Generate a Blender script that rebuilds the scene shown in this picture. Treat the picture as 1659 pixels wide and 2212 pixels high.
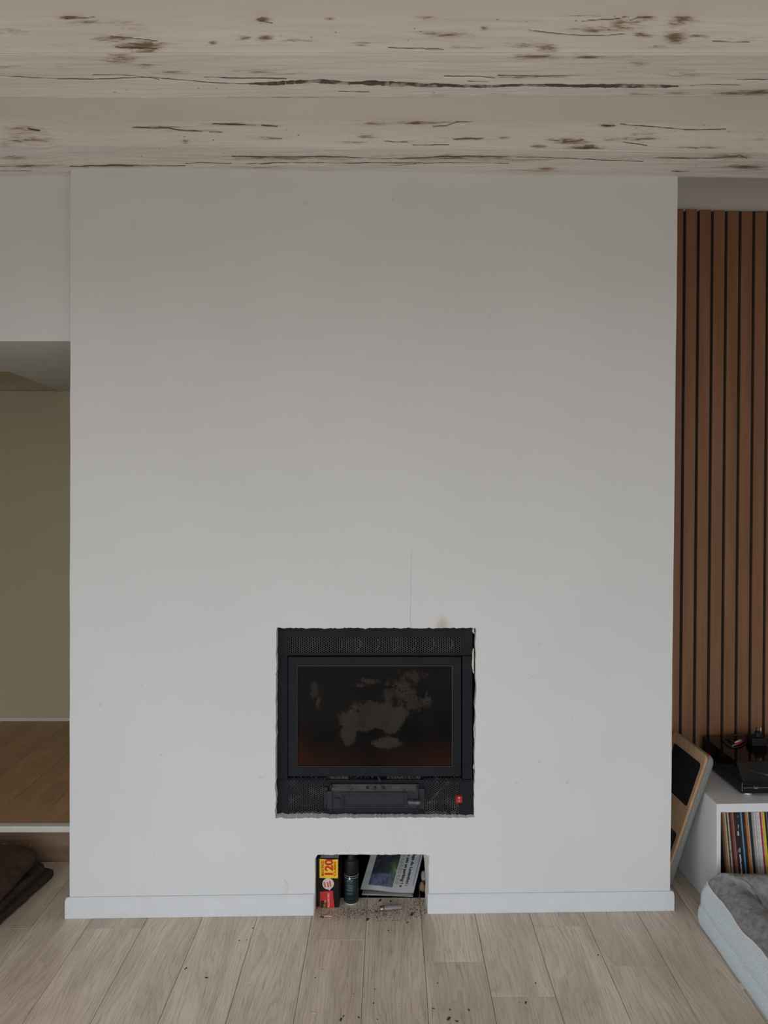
import bpy, bmesh, math, random
import numpy as np
from mathutils import Vector, Matrix
from mathutils.geometry import delaunay_2d_cdt

for o in list(bpy.data.objects):
    bpy.data.objects.remove(o, do_unlink=True)
scene = bpy.context.scene
COL = scene.collection
random.seed(7)

# ------------------------------------------------------------------ camera
F, CX, CY, H = 1600.0, 840.0, 1027.0, 1.57          # focal length in px, principal point, eye height
W_PX, H_PX = 1659.0, 2212.0
cam_d = bpy.data.cameras.new('camera')
cam_d.sensor_fit = 'HORIZONTAL'
cam_d.sensor_width = 36.0
cam_d.lens = 36.0 * F / W_PX
cam_d.shift_x = -(CX - W_PX / 2) / W_PX
cam_d.shift_y = (CY - H_PX / 2) / W_PX
cam_d.clip_start = 0.02
cam = bpy.data.objects.new('camera', cam_d)
COL.objects.link(cam)
cam.location = (0, 0, H)
cam.rotation_euler = (math.pi / 2, 0, 0)
scene.camera = cam

# ------------------------------------------------------------------ world, daylight, exposure
world = bpy.data.worlds.new('overcast_sky')
scene.world = world
world.use_nodes = True
bg = world.node_tree.nodes['Background']
bg.inputs[0].default_value = (0.83, 0.905, 1.0, 1)
bg.inputs[1].default_value = 2.4
scene.view_settings.view_transform = 'Standard'
scene.view_settings.look = 'None'
scene.view_settings.gamma = 1.0
scene.view_settings.use_curve_mapping = False
scene.view_settings.exposure = 0.79
scene.cycles.adaptive_threshold = 0.03
scene.cycles.max_bounces = 7
scene.cycles.diffuse_bounces = 5

sun_d = bpy.data.lights.new('added_sun', 'SUN')              # weak added sun; bounces light up off the floor by the rear windows
sun_d.energy = 1.8
sun_d.color = (1.0, 0.95, 0.88)
sun_d.angle = 0.10
sun = bpy.data.objects.new('added_sun', sun_d)
COL.objects.link(sun)
sun.rotation_euler = (math.radians(52), 0, math.radians(-8))

# room extents and window openings (daylight comes in through these)
XL, XR, YR, ZC = -2.4, 2.35, -2.0, 2.75
WIN_L = (-1.7, 0.75, 0.15, 2.14)      # left wall: y0, y1, z0, z1
WIN_R = (-2.0, 2.0, 0.03, 2.18)       # rear wall: x0, x1, z0, z1


def portal(loc, rot, sx, sy):
    l = bpy.data.lights.new('window_portal', 'AREA')
    l.shape = 'RECTANGLE'
    l.size, l.size_y = sx, sy
    l.cycles.is_portal = True
    o = bpy.data.objects.new('window_portal', l)
    COL.objects.link(o)
    o.location = loc
    o.rotation_euler = rot
    return o


portal((XL - 0.16, (WIN_L[0] + WIN_L[1]) / 2, (WIN_L[2] + WIN_L[3]) / 2), (0, -math.pi / 2, 0),
       WIN_L[3] - WIN_L[2], WIN_L[1] - WIN_L[0])
portal(((WIN_R[0] + WIN_R[1]) / 2, YR - 0.16, (WIN_R[2] + WIN_R[3]) / 2), (math.pi / 2, 0, 0),
       WIN_R[1] - WIN_R[0], WIN_R[3] - WIN_R[2])


# ------------------------------------------------------------------ helpers
def R(d):
    return math.radians(d)


def P(px, py, d):
    return Vector(((px - CX) / F * d, d, H - (py - CY) / F * d))


def floor_pt(px, py, z=0.0):
    d = F * (H - z) / (py - CY)
    return Vector(((px - CX) / F * d, d, z))


def lin(c):
    return tuple(((v / 255) / 12.92 if v / 255 <= 0.04045 else ((v / 255 + 0.055) / 1.055) ** 2.4) for v in c)


def smooth(t):
    return t * t * (3 - 2 * t)


def _hash(ix, iy, seed):
    n = (ix.astype(np.int64) * 374761393 + iy.astype(np.int64) * 668265263 + seed * 1442695041) & 0x7fffffff
    n = ((n ^ (n >> 13)) * 1274126177) & 0x7fffffff
    return ((n ^ (n >> 16)) & 0xffff) / 65535.0


def vnoise(x, y, seed=0):
    x = np.asarray(x, float); y = np.asarray(y, float)
    ix, iy = np.floor(x), np.floor(y)
    fx, fy = smooth(x - ix), smooth(y - iy)
    a = _hash(ix, iy, seed); b = _hash(ix + 1, iy, seed)
    c = _hash(ix, iy + 1, seed); d = _hash(ix + 1, iy + 1, seed)
    return (a * (1 - fx) + b * fx) * (1 - fy) + (c * (1 - fx) + d * fx) * fy - 0.5


def fbm(x, y, seed=0, oct=4):
    s, a = 0, 1.0
    for k in range(oct):
        s = s + a * vnoise(np.asarray(x) * 2 ** k, np.asarray(y) * 2 ** k, seed + k)
        a *= 0.5
    return s


class MB:
    def __init__(self):
        self.v, self.f = [], []

    def add(self, vs, fs):
        b = len(self.v)
        self.v += [tuple(p) for p in vs]
        self.f += [tuple(b + i for i in f) for f in fs]
        return self

    def box(self, x0, x1, y0, y1, z0, z1):
        vs = [(x0, y0, z0), (x1, y0, z0), (x1, y1, z0), (x0, y1, z0), (x0, y0, z1), (x1, y0, z1), (x1, y1, z1), (x0, y1, z1)]
        return self.add(vs, [(0, 3, 2, 1), (4, 5, 6, 7), (0, 1, 5, 4), (1, 2, 6, 5), (2, 3, 7, 6), (3, 0, 4, 7)])

    def prism(self, poly, M=None, h0=0.0, h1=1.0, cap=True):
        """poly (x,y) counter-clockwise, extruded in local z from h0 to h1, then M."""
        M = M or Matrix()
        n = len(poly)
        vs = [M @ Vector((x, y, h0)) for x, y in poly] + [M @ Vector((x, y, h1)) for x, y in poly]
        fs = [(i, (i + 1) % n, n + (i + 1) % n, n + i) for i in range(n)]
        if cap:
            fs += [tuple(range(n))[::-1], tuple(range(n, 2 * n))]
        return self.add(vs, fs)

    def tube(self, pts, r, n=8, closed=False):
        pts = [Vector(p) for p in pts]
        m = len(pts)
        rad = r if isinstance(r, (list, tuple)) else [r] * m
        rings, up = [], None
        for i, p in enumerate(pts):
            a = pts[i - 1] if (i > 0 or closed) else p
            b = pts[(i + 1) % m] if (i < m - 1 or closed) else p
            t = (b - a).normalized()
            if up is None:
                up = t.orthogonal().normalized()
            up = (up - t * up.dot(t))
            up = up.normalized() if up.length > 1e-6 else t.orthogonal().normalized()
            s = t.cross(up)
            rings.append([p + (up * math.cos(2 * math.pi * k / n) + s * math.sin(2 * math.pi * k / n)) * rad[i] for k in range(n)])
        vs = [q for rg in rings for q in rg]
        fs = []
        for i in range(m if closed else m - 1):
            j = (i + 1) % m
            for k in range(n):
                fs.append((i * n + k, i * n + (k + 1) % n, j * n + (k + 1) % n, j * n + k))
        if not closed:
            fs += [tuple(range(n))[::-1], tuple((m - 1) * n + k for k in range(n))]
        return self.add(vs, fs)

    def lathe(self, prof, M=None, n=24):
        """prof list of (r, z); axis local z."""
        M = M or Matrix()
        vs, fs = [], []
        for r, z in prof:
            vs += [M @ Vector((r * math.cos(2 * math.pi * k / n), r * math.sin(2 * math.pi * k / n), z)) for k in range(n)]
        for i in range(len(prof) - 1):
            for k in range(n):
                fs.append((i * n + k, i * n + (k + 1) % n, (i + 1) * n + (k + 1) % n, (i + 1) * n + k))
        fs += [tuple(range(n))[::-1], tuple((len(prof) - 1) * n + k for k in range(n))]
        return self.add(vs, fs)

    def grid(self, rows, closed_u=False):
        """rows: list of equal-length point lists."""
        n, m = len(rows), len(rows[0])
        fs = []
        for i in range(n - 1):
            for j in range(m if closed_u else m - 1):
                k = (j + 1) % m
                fs.append((i * m + j, i * m + k, (i + 1) * m + k, (i + 1) * m + j))
        return self.add([p for r in rows for p in r], fs)

    def build(self, name, mat, parent=None, smooth_=False, bevel=0, origin=None):
        me = bpy.data.meshes.new(name)
        vs = self.v
        if origin is not None:
            ox, oy, oz = origin
            vs = [(x - ox, y - oy, z - oz) for x, y, z in vs]
        me.from_pydata(vs, [], self.f)
        me.validate()
        o = bpy.data.objects.new(name, me)
        COL.objects.link(o)
        if origin is not None:
            o.location = origin
        if mat:
            me.materials.append(mat)
        if smooth_:
            for p in me.polygons:
                p.use_smooth = True
        if parent is not None:
            o.parent = parent
            if isinstance(parent, bpy.types.Object) and parent.location.length > 0:
                o.matrix_parent_inverse = Matrix.Translation(parent.location).inverted() if parent.rotation_euler.to_matrix() == Matrix.Identity(3) else parent.matrix_basis.inverted()
        if bevel:
            b = o.modifiers.new('bevel', 'BEVEL')
            b.width = bevel
            b.segments = 2
            b.limit_method = 'ANGLE'
            b.angle_limit = R(40)
        return o


def tag(o, label=None, cat=None, group=None, kind=None):
    if label: o['label'] = label
    if cat: o['category'] = cat
    if group: o['group'] = group
    if kind: o['kind'] = kind
    return o


def thing(name, loc, label, cat, group=None):
    o = bpy.data.objects.new(name, None)
    o.empty_display_size = 0.05
    COL.objects.link(o)
    o.location = loc
    return tag(o, label, cat, group)


def frame(o, x, y, z=None):
    x = Vector(x); y = Vector(y)
    z = Vector(z) if z is not None else x.cross(y).normalized()
    return Matrix(((x[0], y[0], z[0], o[0]), (x[1], y[1], z[1], o[1]), (x[2], y[2], z[2], o[2]), (0, 0, 0, 1)))


def text_obj(body, size, M, mat, name, parent, bold=0.0, width=None, depth=0.0004, align='LEFT'):
    c = bpy.data.curves.new(name, 'FONT')
    c.body = body
    c.size = size
    c.offset = bold
    c.extrude = depth
    c.align_x = align
    tmp = bpy.data.objects.new(name, c)
    COL.objects.link(tmp)
    dg = bpy.context.evaluated_depsgraph_get()
    me = bpy.data.meshes.new_from_object(tmp.evaluated_get(dg))
    bpy.data.objects.remove(tmp, do_unlink=True)
    xs = [v.co.x for v in me.vertices] or [0, 1]
    s = 1.0
    if width:
        s = width / max(1e-6, max(xs) - min(xs))
    me.transform(Matrix.Diagonal((s, 1, 1, 1)))
    me.transform(M)
    me.materials.clear()
    me.materials.append(mat)
    me.name = name
    o = bpy.data.objects.new(name, me)
    COL.objects.link(o)
    o.parent = parent
    o.matrix_parent_inverse = parent.matrix_basis.inverted()
    return o


# ------------------------------------------------------------------ materials
class NT:
    def __init__(self, name):
        self.m = bpy.data.materials.new(name)
        self.m.use_nodes = True
        self.t = self.m.node_tree
        self.b = self.t.nodes['Principled BSDF']

    def n(self, typ, **kw):
        nd = self.t.nodes.new(typ)
        for k, v in kw.items():
            setattr(nd, k, v)
        return nd

    def put(self, sock, v):
        if isinstance(v, bpy.types.NodeSocket):
            self.t.links.new(v, sock)
        elif isinstance(v, (tuple, list)) and len(v) == 3 and len(sock.default_value) == 4:
            sock.default_value = (*v, 1)
        else:
            sock.default_value = v

    def math(self, op, a, b=0.0, c=None, clamp=False):
        nd = self.n('ShaderNodeMath', operation=op, use_clamp=clamp)
        self.put(nd.inputs[0], a)
        self.put(nd.inputs[1], b)
        if c is not None:
            self.put(nd.inputs[2], c)
        return nd.outputs[0]

    def mix(self, f, a, b, mode='MIX'):
        nd = self.n('ShaderNodeMix', data_type='RGBA', blend_type=mode)
        self.put(nd.inputs[0], f)
        self.put(nd.inputs[6], a)
        self.put(nd.inputs[7], b)
        return nd.outputs[2]

    def ramp(self, f, stops):
        nd = self.n('ShaderNodeValToRGB')
        el = nd.color_ramp.elements
        while len(el) > 1:
            el.remove(el[-1])
        el[0].position = stops[0][0]
        el[0].color = (*stops[0][1], 1)
        for p, c in stops[1:]:
            e = el.new(p)
            e.color = (*c, 1)
        self.put(nd.inputs[0], f)
        return nd.outputs[0]

    def step(self, f, a, b):
        nd = self.n('ShaderNodeMapRange', interpolation_type='SMOOTHSTEP')
        self.put(nd.inputs[0], f)
        self.put(nd.inputs[1], a)
        self.put(nd.inputs[2], b)
        return nd.outputs[0]

    def coord(self, which='Object', scale=(1, 1, 1), offset=None):
        tc = self.n('ShaderNodeTexCoord')
        mp = self.n('ShaderNodeMapping')
        mp.inputs['Scale'].default_value = scale
        self.t.links.new(tc.outputs[which], mp.inputs[0])
        if offset is not None:
            self.put(mp.inputs['Location'], offset)
        return mp.outputs[0]

    def noise(self, vec, scale=5, detail=3, rough=0.5, dist=0.0, out=0):
        nd = self.n('ShaderNodeTexNoise')
        self.put(nd.inputs['Vector'], vec)
        nd.inputs['Scale'].default_value = scale
        nd.inputs['Detail'].default_value = detail
        nd.inputs['Roughness'].default_value = rough
        nd.inputs['Distortion'].default_value = dist
        return nd.outputs[out]

    def bump(self, h, strength=0.2, dist=0.002):
        nd = self.n('ShaderNodeBump')
        nd.inputs['Strength'].default_value = strength
        nd.inputs['Distance'].default_value = dist
        self.put(nd.inputs['Height'], h)
        self.put(self.b.inputs['Normal'], nd.outputs[0])

    def attr(self, name):
        return self.n('ShaderNodeAttribute', attribute_name=name).outputs['Fac']

    def set(self, color=None, rough=None, metal=None, spec=None, coat=None):
        if color is not None: self.put(self.b.inputs['Base Color'], color)
        if rough is not None: self.put(self.b.inputs['Roughness'], rough)
        if metal is not None: self.put(self.b.inputs['Metallic'], metal)
        if spec is not None: self.put(self.b.inputs['Specular IOR Level'], spec)
        if coat is not None: self.put(self.b.inputs['Coat Weight'], coat)
        return self.m


def basic(name, c, rough=0.6, var=0.08, scale=30, bump=0.0, bscale=200, metal=0.0, spec=None, which='Object'):
    t = NT(name)
    v = t.coord(which)
    nz = t.noise(v, scale, 3)
    a = tuple(x * (1 - var) for x in c)
    b = tuple(min(1, x * (1 + var)) for x in c)
    col = t.ramp(nz, [(0.3, a), (0.7, b)])
    if bump:
        t.bump(t.noise(v, bscale, 3), bump, 0.001)
    return t.set(col, rough, metal, spec)


def wall_paint(name, c, extra=None):
    t = NT(name)
    v = t.coord('Object')
    col = t.ramp(t.noise(v, 2.3, 3), [(0.3, tuple(x * 0.975 for x in c)), (0.7, tuple(min(1, x * 1.02) for x in c))])
    spk = t.step(t.noise(v, 38, 2, 0.4), 0.775, 0.80)
    col = t.mix(t.math('MULTIPLY', spk, 0.35), col, tuple(x * 0.55 for x in c))
    if extra:
        col = extra(t, v, col)
    h = t.math('ADD', t.math('MULTIPLY', t.noise(v, 3.5, 2), 3.0), t.math('MULTIPLY', t.noise(v, 260, 2), 0.06))
    t.bump(h, 0.16, 0.01)
    return t.set(col, 0.62, spec=0.3)


WHITE = (0.655, 0.652, 0.64)


def ywall(X):
    return 2.637 + 0.0223 * (X + 1.134)


def wallp(px, py):
    k = (px - CX) / F
    X = k * (2.637 + 0.0223 * 1.134) / (1 - 0.0223 * k)
    return X, H - (py - CY) / F * ywall(X)


def chim_extra(t, v, col):
    sep = t.n('ShaderNodeSeparateXYZ')
    t.put(sep.inputs[0], v)
    # brown heat stain above the stove's hole
    sx, sz = wallp(955, 1352)
    ax = t.math('DIVIDE', t.math('SUBTRACT', sep.outputs[0], sx), 0.026)
    az = t.math('DIVIDE', t.math('SUBTRACT', sep.outputs[2], sz), 0.034)
    r = t.math('SQRT', t.math('ADD', t.math('MULTIPLY', ax, ax), t.math('MULTIPLY', az, az)))
    r = t.math('ADD', r, t.math('MULTIPLY', t.math('SUBTRACT', t.noise(v, 40, 3), 0.5), 0.9))
    col = t.mix(t.math('MULTIPLY', t.step(r, 1.3, 0.1), 0.5), col, (0.42, 0.27, 0.14))

    return col


M_WALL = wall_paint('white_wall_paint', WHITE)
M_CHIM = wall_paint('chimney_paint', WHITE, chim_extra)
M_CEIL = wall_paint('ceiling_paint', (0.76, 0.72, 0.67))
M_HALLWALL = wall_paint('hall_warm_shade_paint', (0.56, 0.485, 0.32))  # warm tone of the dim hall put into the wall colour
M_ALC = wall_paint('alcove_shade_paint', (0.54, 0.50, 0.44))  # white wall darkened to paint in the shade behind the beam
M_PLASTER = basic('rough_plaster', (0.62, 0.56, 0.48), 0.9, 0.2, 60, 0.5, 180)
M_PLASTERW = basic('white_cut_plasterboard', (0.82, 0.81, 0.78), 0.85, 0.08, 80, 0.4, 200)
M_NICHE = basic('niche_concrete', (0.30, 0.265, 0.23), 0.95, 0.25, 25, 0.5, 120)
M_TRIM = basic('white_gloss_trim', (0.67, 0.68, 0.69), 0.38, 0.03, 20, 0.05, 40)
M_HALLTRIM = basic('cream_nosing', (0.70, 0.66, 0.56), 0.45, 0.05, 30)


def wood_floor(name, light, dark, vein):
    t = NT(name)
    oi = t.n('ShaderNodeObjectInfo')
    rnd = oi.outputs['Random']
    off = t.n('ShaderNodeCombineXYZ')
    t.put(off.inputs[0], t.math('MULTIPLY', rnd, 37.0))
    t.put(off.inputs[1], t.math('MULTIPLY', rnd, 91.0))
    t.put(off.inputs[2], t.math('MULTIPLY', rnd, 13.0))
    v = t.coord('Object', (1, 0.16, 1), off.outputs[0])
    warp = t.noise(v, 7, 2, 0.5)
    vx = t.n('ShaderNodeVectorMath', operation='ADD')
    t.put(vx.inputs[0], v)
    cmb = t.n('ShaderNodeCombineXYZ')
    t.put(cmb.inputs[0], t.math('MULTIPLY', warp, 0.22))
    t.put(vx.inputs[1], cmb.outputs[0])
    w = vx.outputs[0]
    wave = t.n('ShaderNodeTexWave', wave_type='BANDS', bands_direction='X', wave_profile='SAW')
    t.put(wave.inputs[0], w)
    wave.inputs['Scale'].default_value = 22
    wave.inputs['Distortion'].default_value = 3.2
    wave.inputs['Detail'].default_value = 2.5
    wave.inputs['Detail Scale'].default_value = 1.3
    rings = wave.outputs['Fac']
    fine = t.noise(t.coord('Object', (1, 0.045, 1), off.outputs[0]), 260, 3, 0.6)
    broad = t.noise(w, 13, 4, 0.6)
    col = t.ramp(broad, [(0.32, dark), (0.66, light)])
    mid = tuple((a + b) / 2 for a, b in zip(light, dark))
    col = t.mix(t.math('MULTIPLY', t.step(rings, 0.45, 1.0), 0.22), col, vein)
    col = t.mix(t.math('MULTIPLY', t.step(fine, 0.53, 0.72), 0.52), col, vein)
    col = t.mix(t.math('MULTIPLY', t.step(fine, 0.46, 0.28), 0.30), col, tuple(min(1, x * 1.12) for x in light))
    # small knots
    vo = t.n('ShaderNodeTexVoronoi')
    t.put(vo.inputs['Vector'], t.coord('Object', (1, 0.55, 1), off.outputs[0]))
    vo.inputs['Scale'].default_value = 3.4
    kn = t.step(vo.outputs['Distance'], 0.045, 0.012)
    col = t.mix(t.math('MULTIPLY', kn, 0.7), col, tuple(x * 0.30 for x in vein))
    tint = t.n('ShaderNodeHueSaturation')
    t.put(tint.inputs['Value'], t.math('ADD', 0.93, t.math('MULTIPLY', rnd, 0.14)))
    t.put(tint.inputs['Color'], col)
    t.bump(t.math('ADD', fine, t.math('MULTIPLY', rings, 0.5)), 0.10, 0.0006)
    return t.set(tint.outputs[0], 0.42, spec=0.5)


M_FLOOR = wood_floor('laminate_pale_oak', (0.74, 0.625, 0.51), (0.52, 0.42, 0.33), (0.22, 0.165, 0.125))
M_HFLOOR = wood_floor('laminate_warm_shade', (0.50, 0.29, 0.135), (0.37, 0.205, 0.095), (0.20, 0.105, 0.05))  # browner than the room's planks: warm hall shade put into the colour
M_GAP = basic('floor_joint', (0.10, 0.075, 0.055), 0.9)


def slat_wood():
    t = NT('walnut_veneer')
    oi = t.n('ShaderNodeObjectInfo')
    off = t.n('ShaderNodeCombineXYZ')
    t.put(off.inputs[0], t.math('MULTIPLY', oi.outputs['Random'], 31.0))
    t.put(off.inputs[2], t.math('MULTIPLY', oi.outputs['Random'], 57.0))
    v = t.coord('Object', (1, 1, 0.05), off.outputs[0])
    f = t.noise(v, 170, 4, 0.6)
    b = t.noise(v, 30, 3)
    col = t.ramp(b, [(0.3, (0.180, 0.079, 0.036)), (0.7, (0.238, 0.113, 0.056))])
    col = t.mix(t.math('MULTIPLY', t.step(f, 0.5, 0.75), 0.35), col, (0.15, 0.065, 0.03))
    return t.set(col, 0.5, spec=0.3)


M_SLAT = slat_wood()
M_FELT = basic('black_felt', (0.012, 0.012, 0.013), 0.95, 0.3, 300, 0.4, 500)


def beam_mat():
    t = NT('weathered_white_beam')
    v = t.coord('Object', (0.16, 1, 1))
    vf = t.coord('Object', (0.17, 1, 1))
    wear = t.attr('wear')
    crack = t.attr('crack')
    base = t.ramp(t.noise(v, 12, 3), [(0.3, (0.69, 0.655, 0.60)), (0.7, (0.76, 0.73, 0.68))])
    n1 = t.noise(vf, 95, 6, 0.72, 0.6)
    n2 = t.noise(v, 160, 3, 0.6)
    m = t.math('ADD', t.math('ADD', n1, t.math('MULTIPLY', t.math('SUBTRACT', n2, 0.5), 0.35)), t.math('MULTIPLY', wear, 0.46))
    soft = t.step(m, 0.61, 0.88)
    hard = t.step(m, 0.80, 0.99)
    col = t.mix(t.math('MULTIPLY', soft, 0.55), base, (0.42, 0.29, 0.19))
    col = t.mix(t.math('MULTIPLY', hard, 0.85), col, (0.17, 0.10, 0.06))
    # worm holes
    vo = t.n('ShaderNodeTexVoronoi')
    t.put(vo.inputs['Vector'], t.coord('Object', (0.6, 1, 1)))
    vo.inputs['Scale'].default_value = 42
    hole = t.math('MULTIPLY', t.step(vo.outputs['Distance'], 0.13, 0.06), t.step(t.noise(v, 9, 2), 0.48, 0.60))
    col = t.mix(t.math('MULTIPLY', hole, 0.8), col, (0.12, 0.085, 0.06))
    brk = t.step(t.noise(t.coord('Object', (0.5, 1, 1)), 40, 3), 0.30, 0.50)
    cr = t.math('MULTIPLY', t.step(crack, 0.25, 0.8), t.math('ADD', 0.35, t.math('MULTIPLY', brk, 0.6)))
    col = t.mix(cr, col, (0.10, 0.075, 0.055))
    h = t.math('SUBTRACT', t.math('MULTIPLY', t.noise(v, 60, 4), 0.6), t.math('ADD', t.math('MULTIPLY', hard, 0.8), crack))
    t.bump(h, 0.45, 0.004)
    return t.set(col, 0.72, spec=0.2)


M_BEAM = beam_mat()

# ================================================================== STRUCTURE
def structure(o, label=None):
    o['kind'] = 'structure'
    if label:
        o['label'] = label
    return o


# --- outside ground (light through the windows comes partly off it)
M_GROUND = basic('pale_terrace', (0.20, 0.19, 0.17), 0.95, 0.2, 0.5)
m = MB()
m.add([(-40, -40, -0.35), (40, -40, -0.35), (40, 40, -0.35), (-40, 40, -0.35)], [(0, 1, 2, 3)])
structure(m.build('ground', M_GROUND))

# --- floor: slab and separate planks
m = MB()
m.box(XL, XR, YR, 3.12, -0.10, -0.0045)
floor = structure(m.build('floor', M_GAP), 'pale oak laminate plank floor of the living room')
PW, PX0 = 0.1942, -0.0795
joint_y = {-7: 2.563, -5: 2.569, -1: 2.502, 1: 2.392, 2: 2.231, 3: 2.582, 4: 2.374,
           -6: 1.93, -4: 1.62, -3: 2.02, -2: 1.50, 0: 1.72, 5: 1.85, 6: 2.48, 7: 2.1}
PLEN = 1.285


def plank(parent, x0, x1, y0, y1, z1, mat, th=0.008, name='plank'):
    g = 0.0006
    mm = MB()
    hx, hy = (x1 - x0) / 2 - g, (y1 - y0) / 2 - g
    b = 0.0011
    vs = [(-hx, -hy, -th), (hx, -hy, -th), (hx, hy, -th), (-hx, hy, -th),
          (-hx, -hy, -b), (hx, -hy, -b), (hx, hy, -b), (-hx, hy, -b),
          (-hx + b, -hy + b, 0), (hx - b, -hy + b, 0), (hx - b, hy - b, 0), (-hx + b, hy - b, 0)]
    fs = [(0, 3, 2, 1)]
    for k in range(4):
        j = (k + 1) % 4
        fs += [(k, j, 4 + j, 4 + k), (4 + k, 4 + j, 8 + j, 8 + k)]
    fs.append((8, 9, 10, 11))
    mm.add(vs, fs)
    o = mm.build(name, mat)
    o.location = ((x0 + x1) / 2, (y0 + y1) / 2, z1)
    o.parent = parent
    return o


for row in range(-14, 14):
    x0 = PX0 + row * PW
    x1 = x0 + PW
    if x1 <= XL or x0 >= XR:
        continue
    x0c, x1c = max(x0, XL), min(x1, XR)
    j = joint_y.get(row, 1.4 + (row * 0.37) % PLEN)
    while j > YR:
        j -= PLEN
    ends = [YR]
    j += PLEN
    while j < 3.09:
        if j - ends[-1] > 0.02:
            ends.append(j)
        j += PLEN
    ends.append(3.10)
    for a, b in zip(ends[:-1], ends[1:]):
        if -1.13 < (x0c + x1c) / 2 < 1.0 and a > 2.75:
            continue
        plank(floor, x0c, x1c, a, b, 0.0, M_FLOOR)

# --- hall behind the opening on the left: raised floor, step, walls, soffit
HZ, HY0, HY1 = 0.158, 3.008, 4.27
m = MB(); m.box(-3.2, -1.13, HY0 + 0.016, HY1, -0.05, HZ - 0.004)
hall_floor = structure(m.build('floor_hall', M_GAP), 'plank floor of the raised hall, browned by painted warm shade')
hall_j = {-9: 3.806, -8: 3.423, -7: 3.62, -10: 3.55, -11: 4.0, -12: 3.3, -13: 3.7, -14: 3.9, -6: 3.9, -15: 3.4, -16: 3.8, -17: 3.6}
for row in range(-17, -5):
    x0 = max(PX0 + row * PW, -3.2); x1 = min(PX0 + (row + 1) * PW, -1.13)
    if x1 - x0 < 0.01:
        continue
    jj = hall_j[row]
    plank(hall_floor, x0, x1, HY0 + 0.002, jj, HZ, M_HFLOOR)
    plank(hall_floor, x0, x1, jj, HY1, HZ, M_HFLOOR)
t = NT('riser_wood')
v = t.coord('Object', (0.05, 1, 1))
col = t.ramp(t.noise(v, 60, 4, 0.6), [(0.3, (0.17, 0.10, 0.06)), (0.7, (0.33, 0.21, 0.13))])
M_RISER = t.set(col, 0.5)
m = MB(); m.box(-3.2, -1.13, HY0, HY0 + 0.018, -0.004, HZ - 0.024)
structure(m.build('trim_1', M_RISER), 'dark brown wooden riser of the hall step')
m = MB(); m.box(-3.2, -1.13, 2.977, HY0 + 0.001, HZ - 0.024, HZ + 0.001)
structure(m.build('trim_2', M_HALLTRIM, bevel=0.003), 'cream nosing along the hall step edge')
SOF = 2.056
m = MB()
sof = [(-3.2, 2.681), (-1.136, 2.681), (-1.136, HY1), (-1.895, HY1), (-1.779, 3.471), (-3.2, 3.471)]
m.prism(sof, None, SOF, SOF + 0.035)
structure(m.build('ceiling_hall', M_WALL), 'low cream ceiling of the hall with a stairwell cut-out')
m = MB(); m.box(-3.2, -1.1, 2.72, HY1 + 0.1, 2.40, 2.46)
structure(m.build('ceiling_stairwell', M_HALLWALL))
m = MB(); m.box(-3.2, -1.1, HY1, HY1 + 0.1, -0.05, SOF + 0.001).box(-3.2, -1.1, HY1 + 0.02, HY1 + 0.1, SOF, 2.46)
structure(m.build('wall_hall', M_HALLWALL), 'back wall of the hall with warm shade painted in')
m = MB(); m.box(-3.2, -1.13, HY1 - 0.012, HY1, HZ, HZ + 0.02)
structure(m.build('baseboard_hall', M_HALLTRIM))
m = MB(); m.box(-3.3, -3.2, 2.66, HY1 + 0.1, -0.05, 2.75)
structure(m.build('wall_hall_side', M_HALLWALL))
m = MB(); m.box(-3.2, -1.10, 2.68, 2.72, SOF + 0.0005, ZC + 0.05)
structure(m.build('wall_lintel', M_WALL), 'white wall above the hall opening')

# --- room shell: left wall, rear wall and right wall, with window openings
def wall_open(name, axis, a0, a1, z0, z1, p0, p1, op, mat):
    o0, o1, w0, w1 = op
    mm = MB()
    for (s0, s1, t0, t1) in [(a0, o0, z0, z1), (o1, a1, z0, z1), (o0, o1, z0, w0), (o0, o1, w1, z1)]:
        if s1 - s0 < 1e-4 or t1 - t0 < 1e-4:
            continue
        if axis == 'y':
            mm.box(p0, p1, s0, s1, t0, t1)
        else:
            mm.box(s0, s1, p0, p1, t0, t1)
    return structure(mm.build(name, mat))


wall_open('wall_left', 'y', YR, 2.68, -0.05, 2.9, XL - 0.15, XL, WIN_L, M_WALL)
wall_open('wall_rear', 'x', XL - 0.15, XR + 0.15, -0.05, 2.9, YR - 0.15, YR, WIN_R, M_WALL)
m = MB(); m.box(XR, XR + 0.15, YR, 3.2, -0.05, 2.95)
structure(m.build('wall_right', M_WALL))
m = MB(); m.box(XL - 1.0, XL, 2.68, 2.72, -0.05, 2.9)
structure(m.build('wall_left_return', M_WALL))
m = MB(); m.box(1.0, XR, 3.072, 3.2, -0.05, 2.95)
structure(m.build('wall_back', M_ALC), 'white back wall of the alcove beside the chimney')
for i, (ax, op, p) in enumerate((('y', WIN_L, XL - 0.10), ('x', WIN_R, YR - 0.10))):
    mm = MB()
    a0, a1, z0, z1 = op
    fr = 0.06
    rects = [(a0, a0 + fr, z0, z1), (a1 - fr, a1, z0, z1), (a0, a1, z0, z0 + fr), (a0, a1, z1 - fr, z1), ((a0 + a1) / 2 - fr / 2, (a0 + a1) / 2 + fr / 2, z0, z1)]
    for (s0, s1, t0, t1) in rects:
        if ax == 'y':
            mm.box(p, p + 0.06, s0, s1, t0, t1)
        else:
            mm.box(s0, s1, p, p + 0.06, t0, t1)
    structure(mm.build('window_%d' % (i + 1), M_TRIM))

# --- ceiling boards (plaster) between and above the beams
m = MB()
m.box(XL - 0.6, XR, YR, 2.70, ZC, ZC + 0.2)
structure(m.build('ceiling', M_CEIL), 'plain plaster ceiling between the old beams')
m = MB(); m.box(1.0, XR, 2.69, 3.2, 2.87, 2.95)
structure(m.build('ceiling_alcove', M_WALL))

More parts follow.
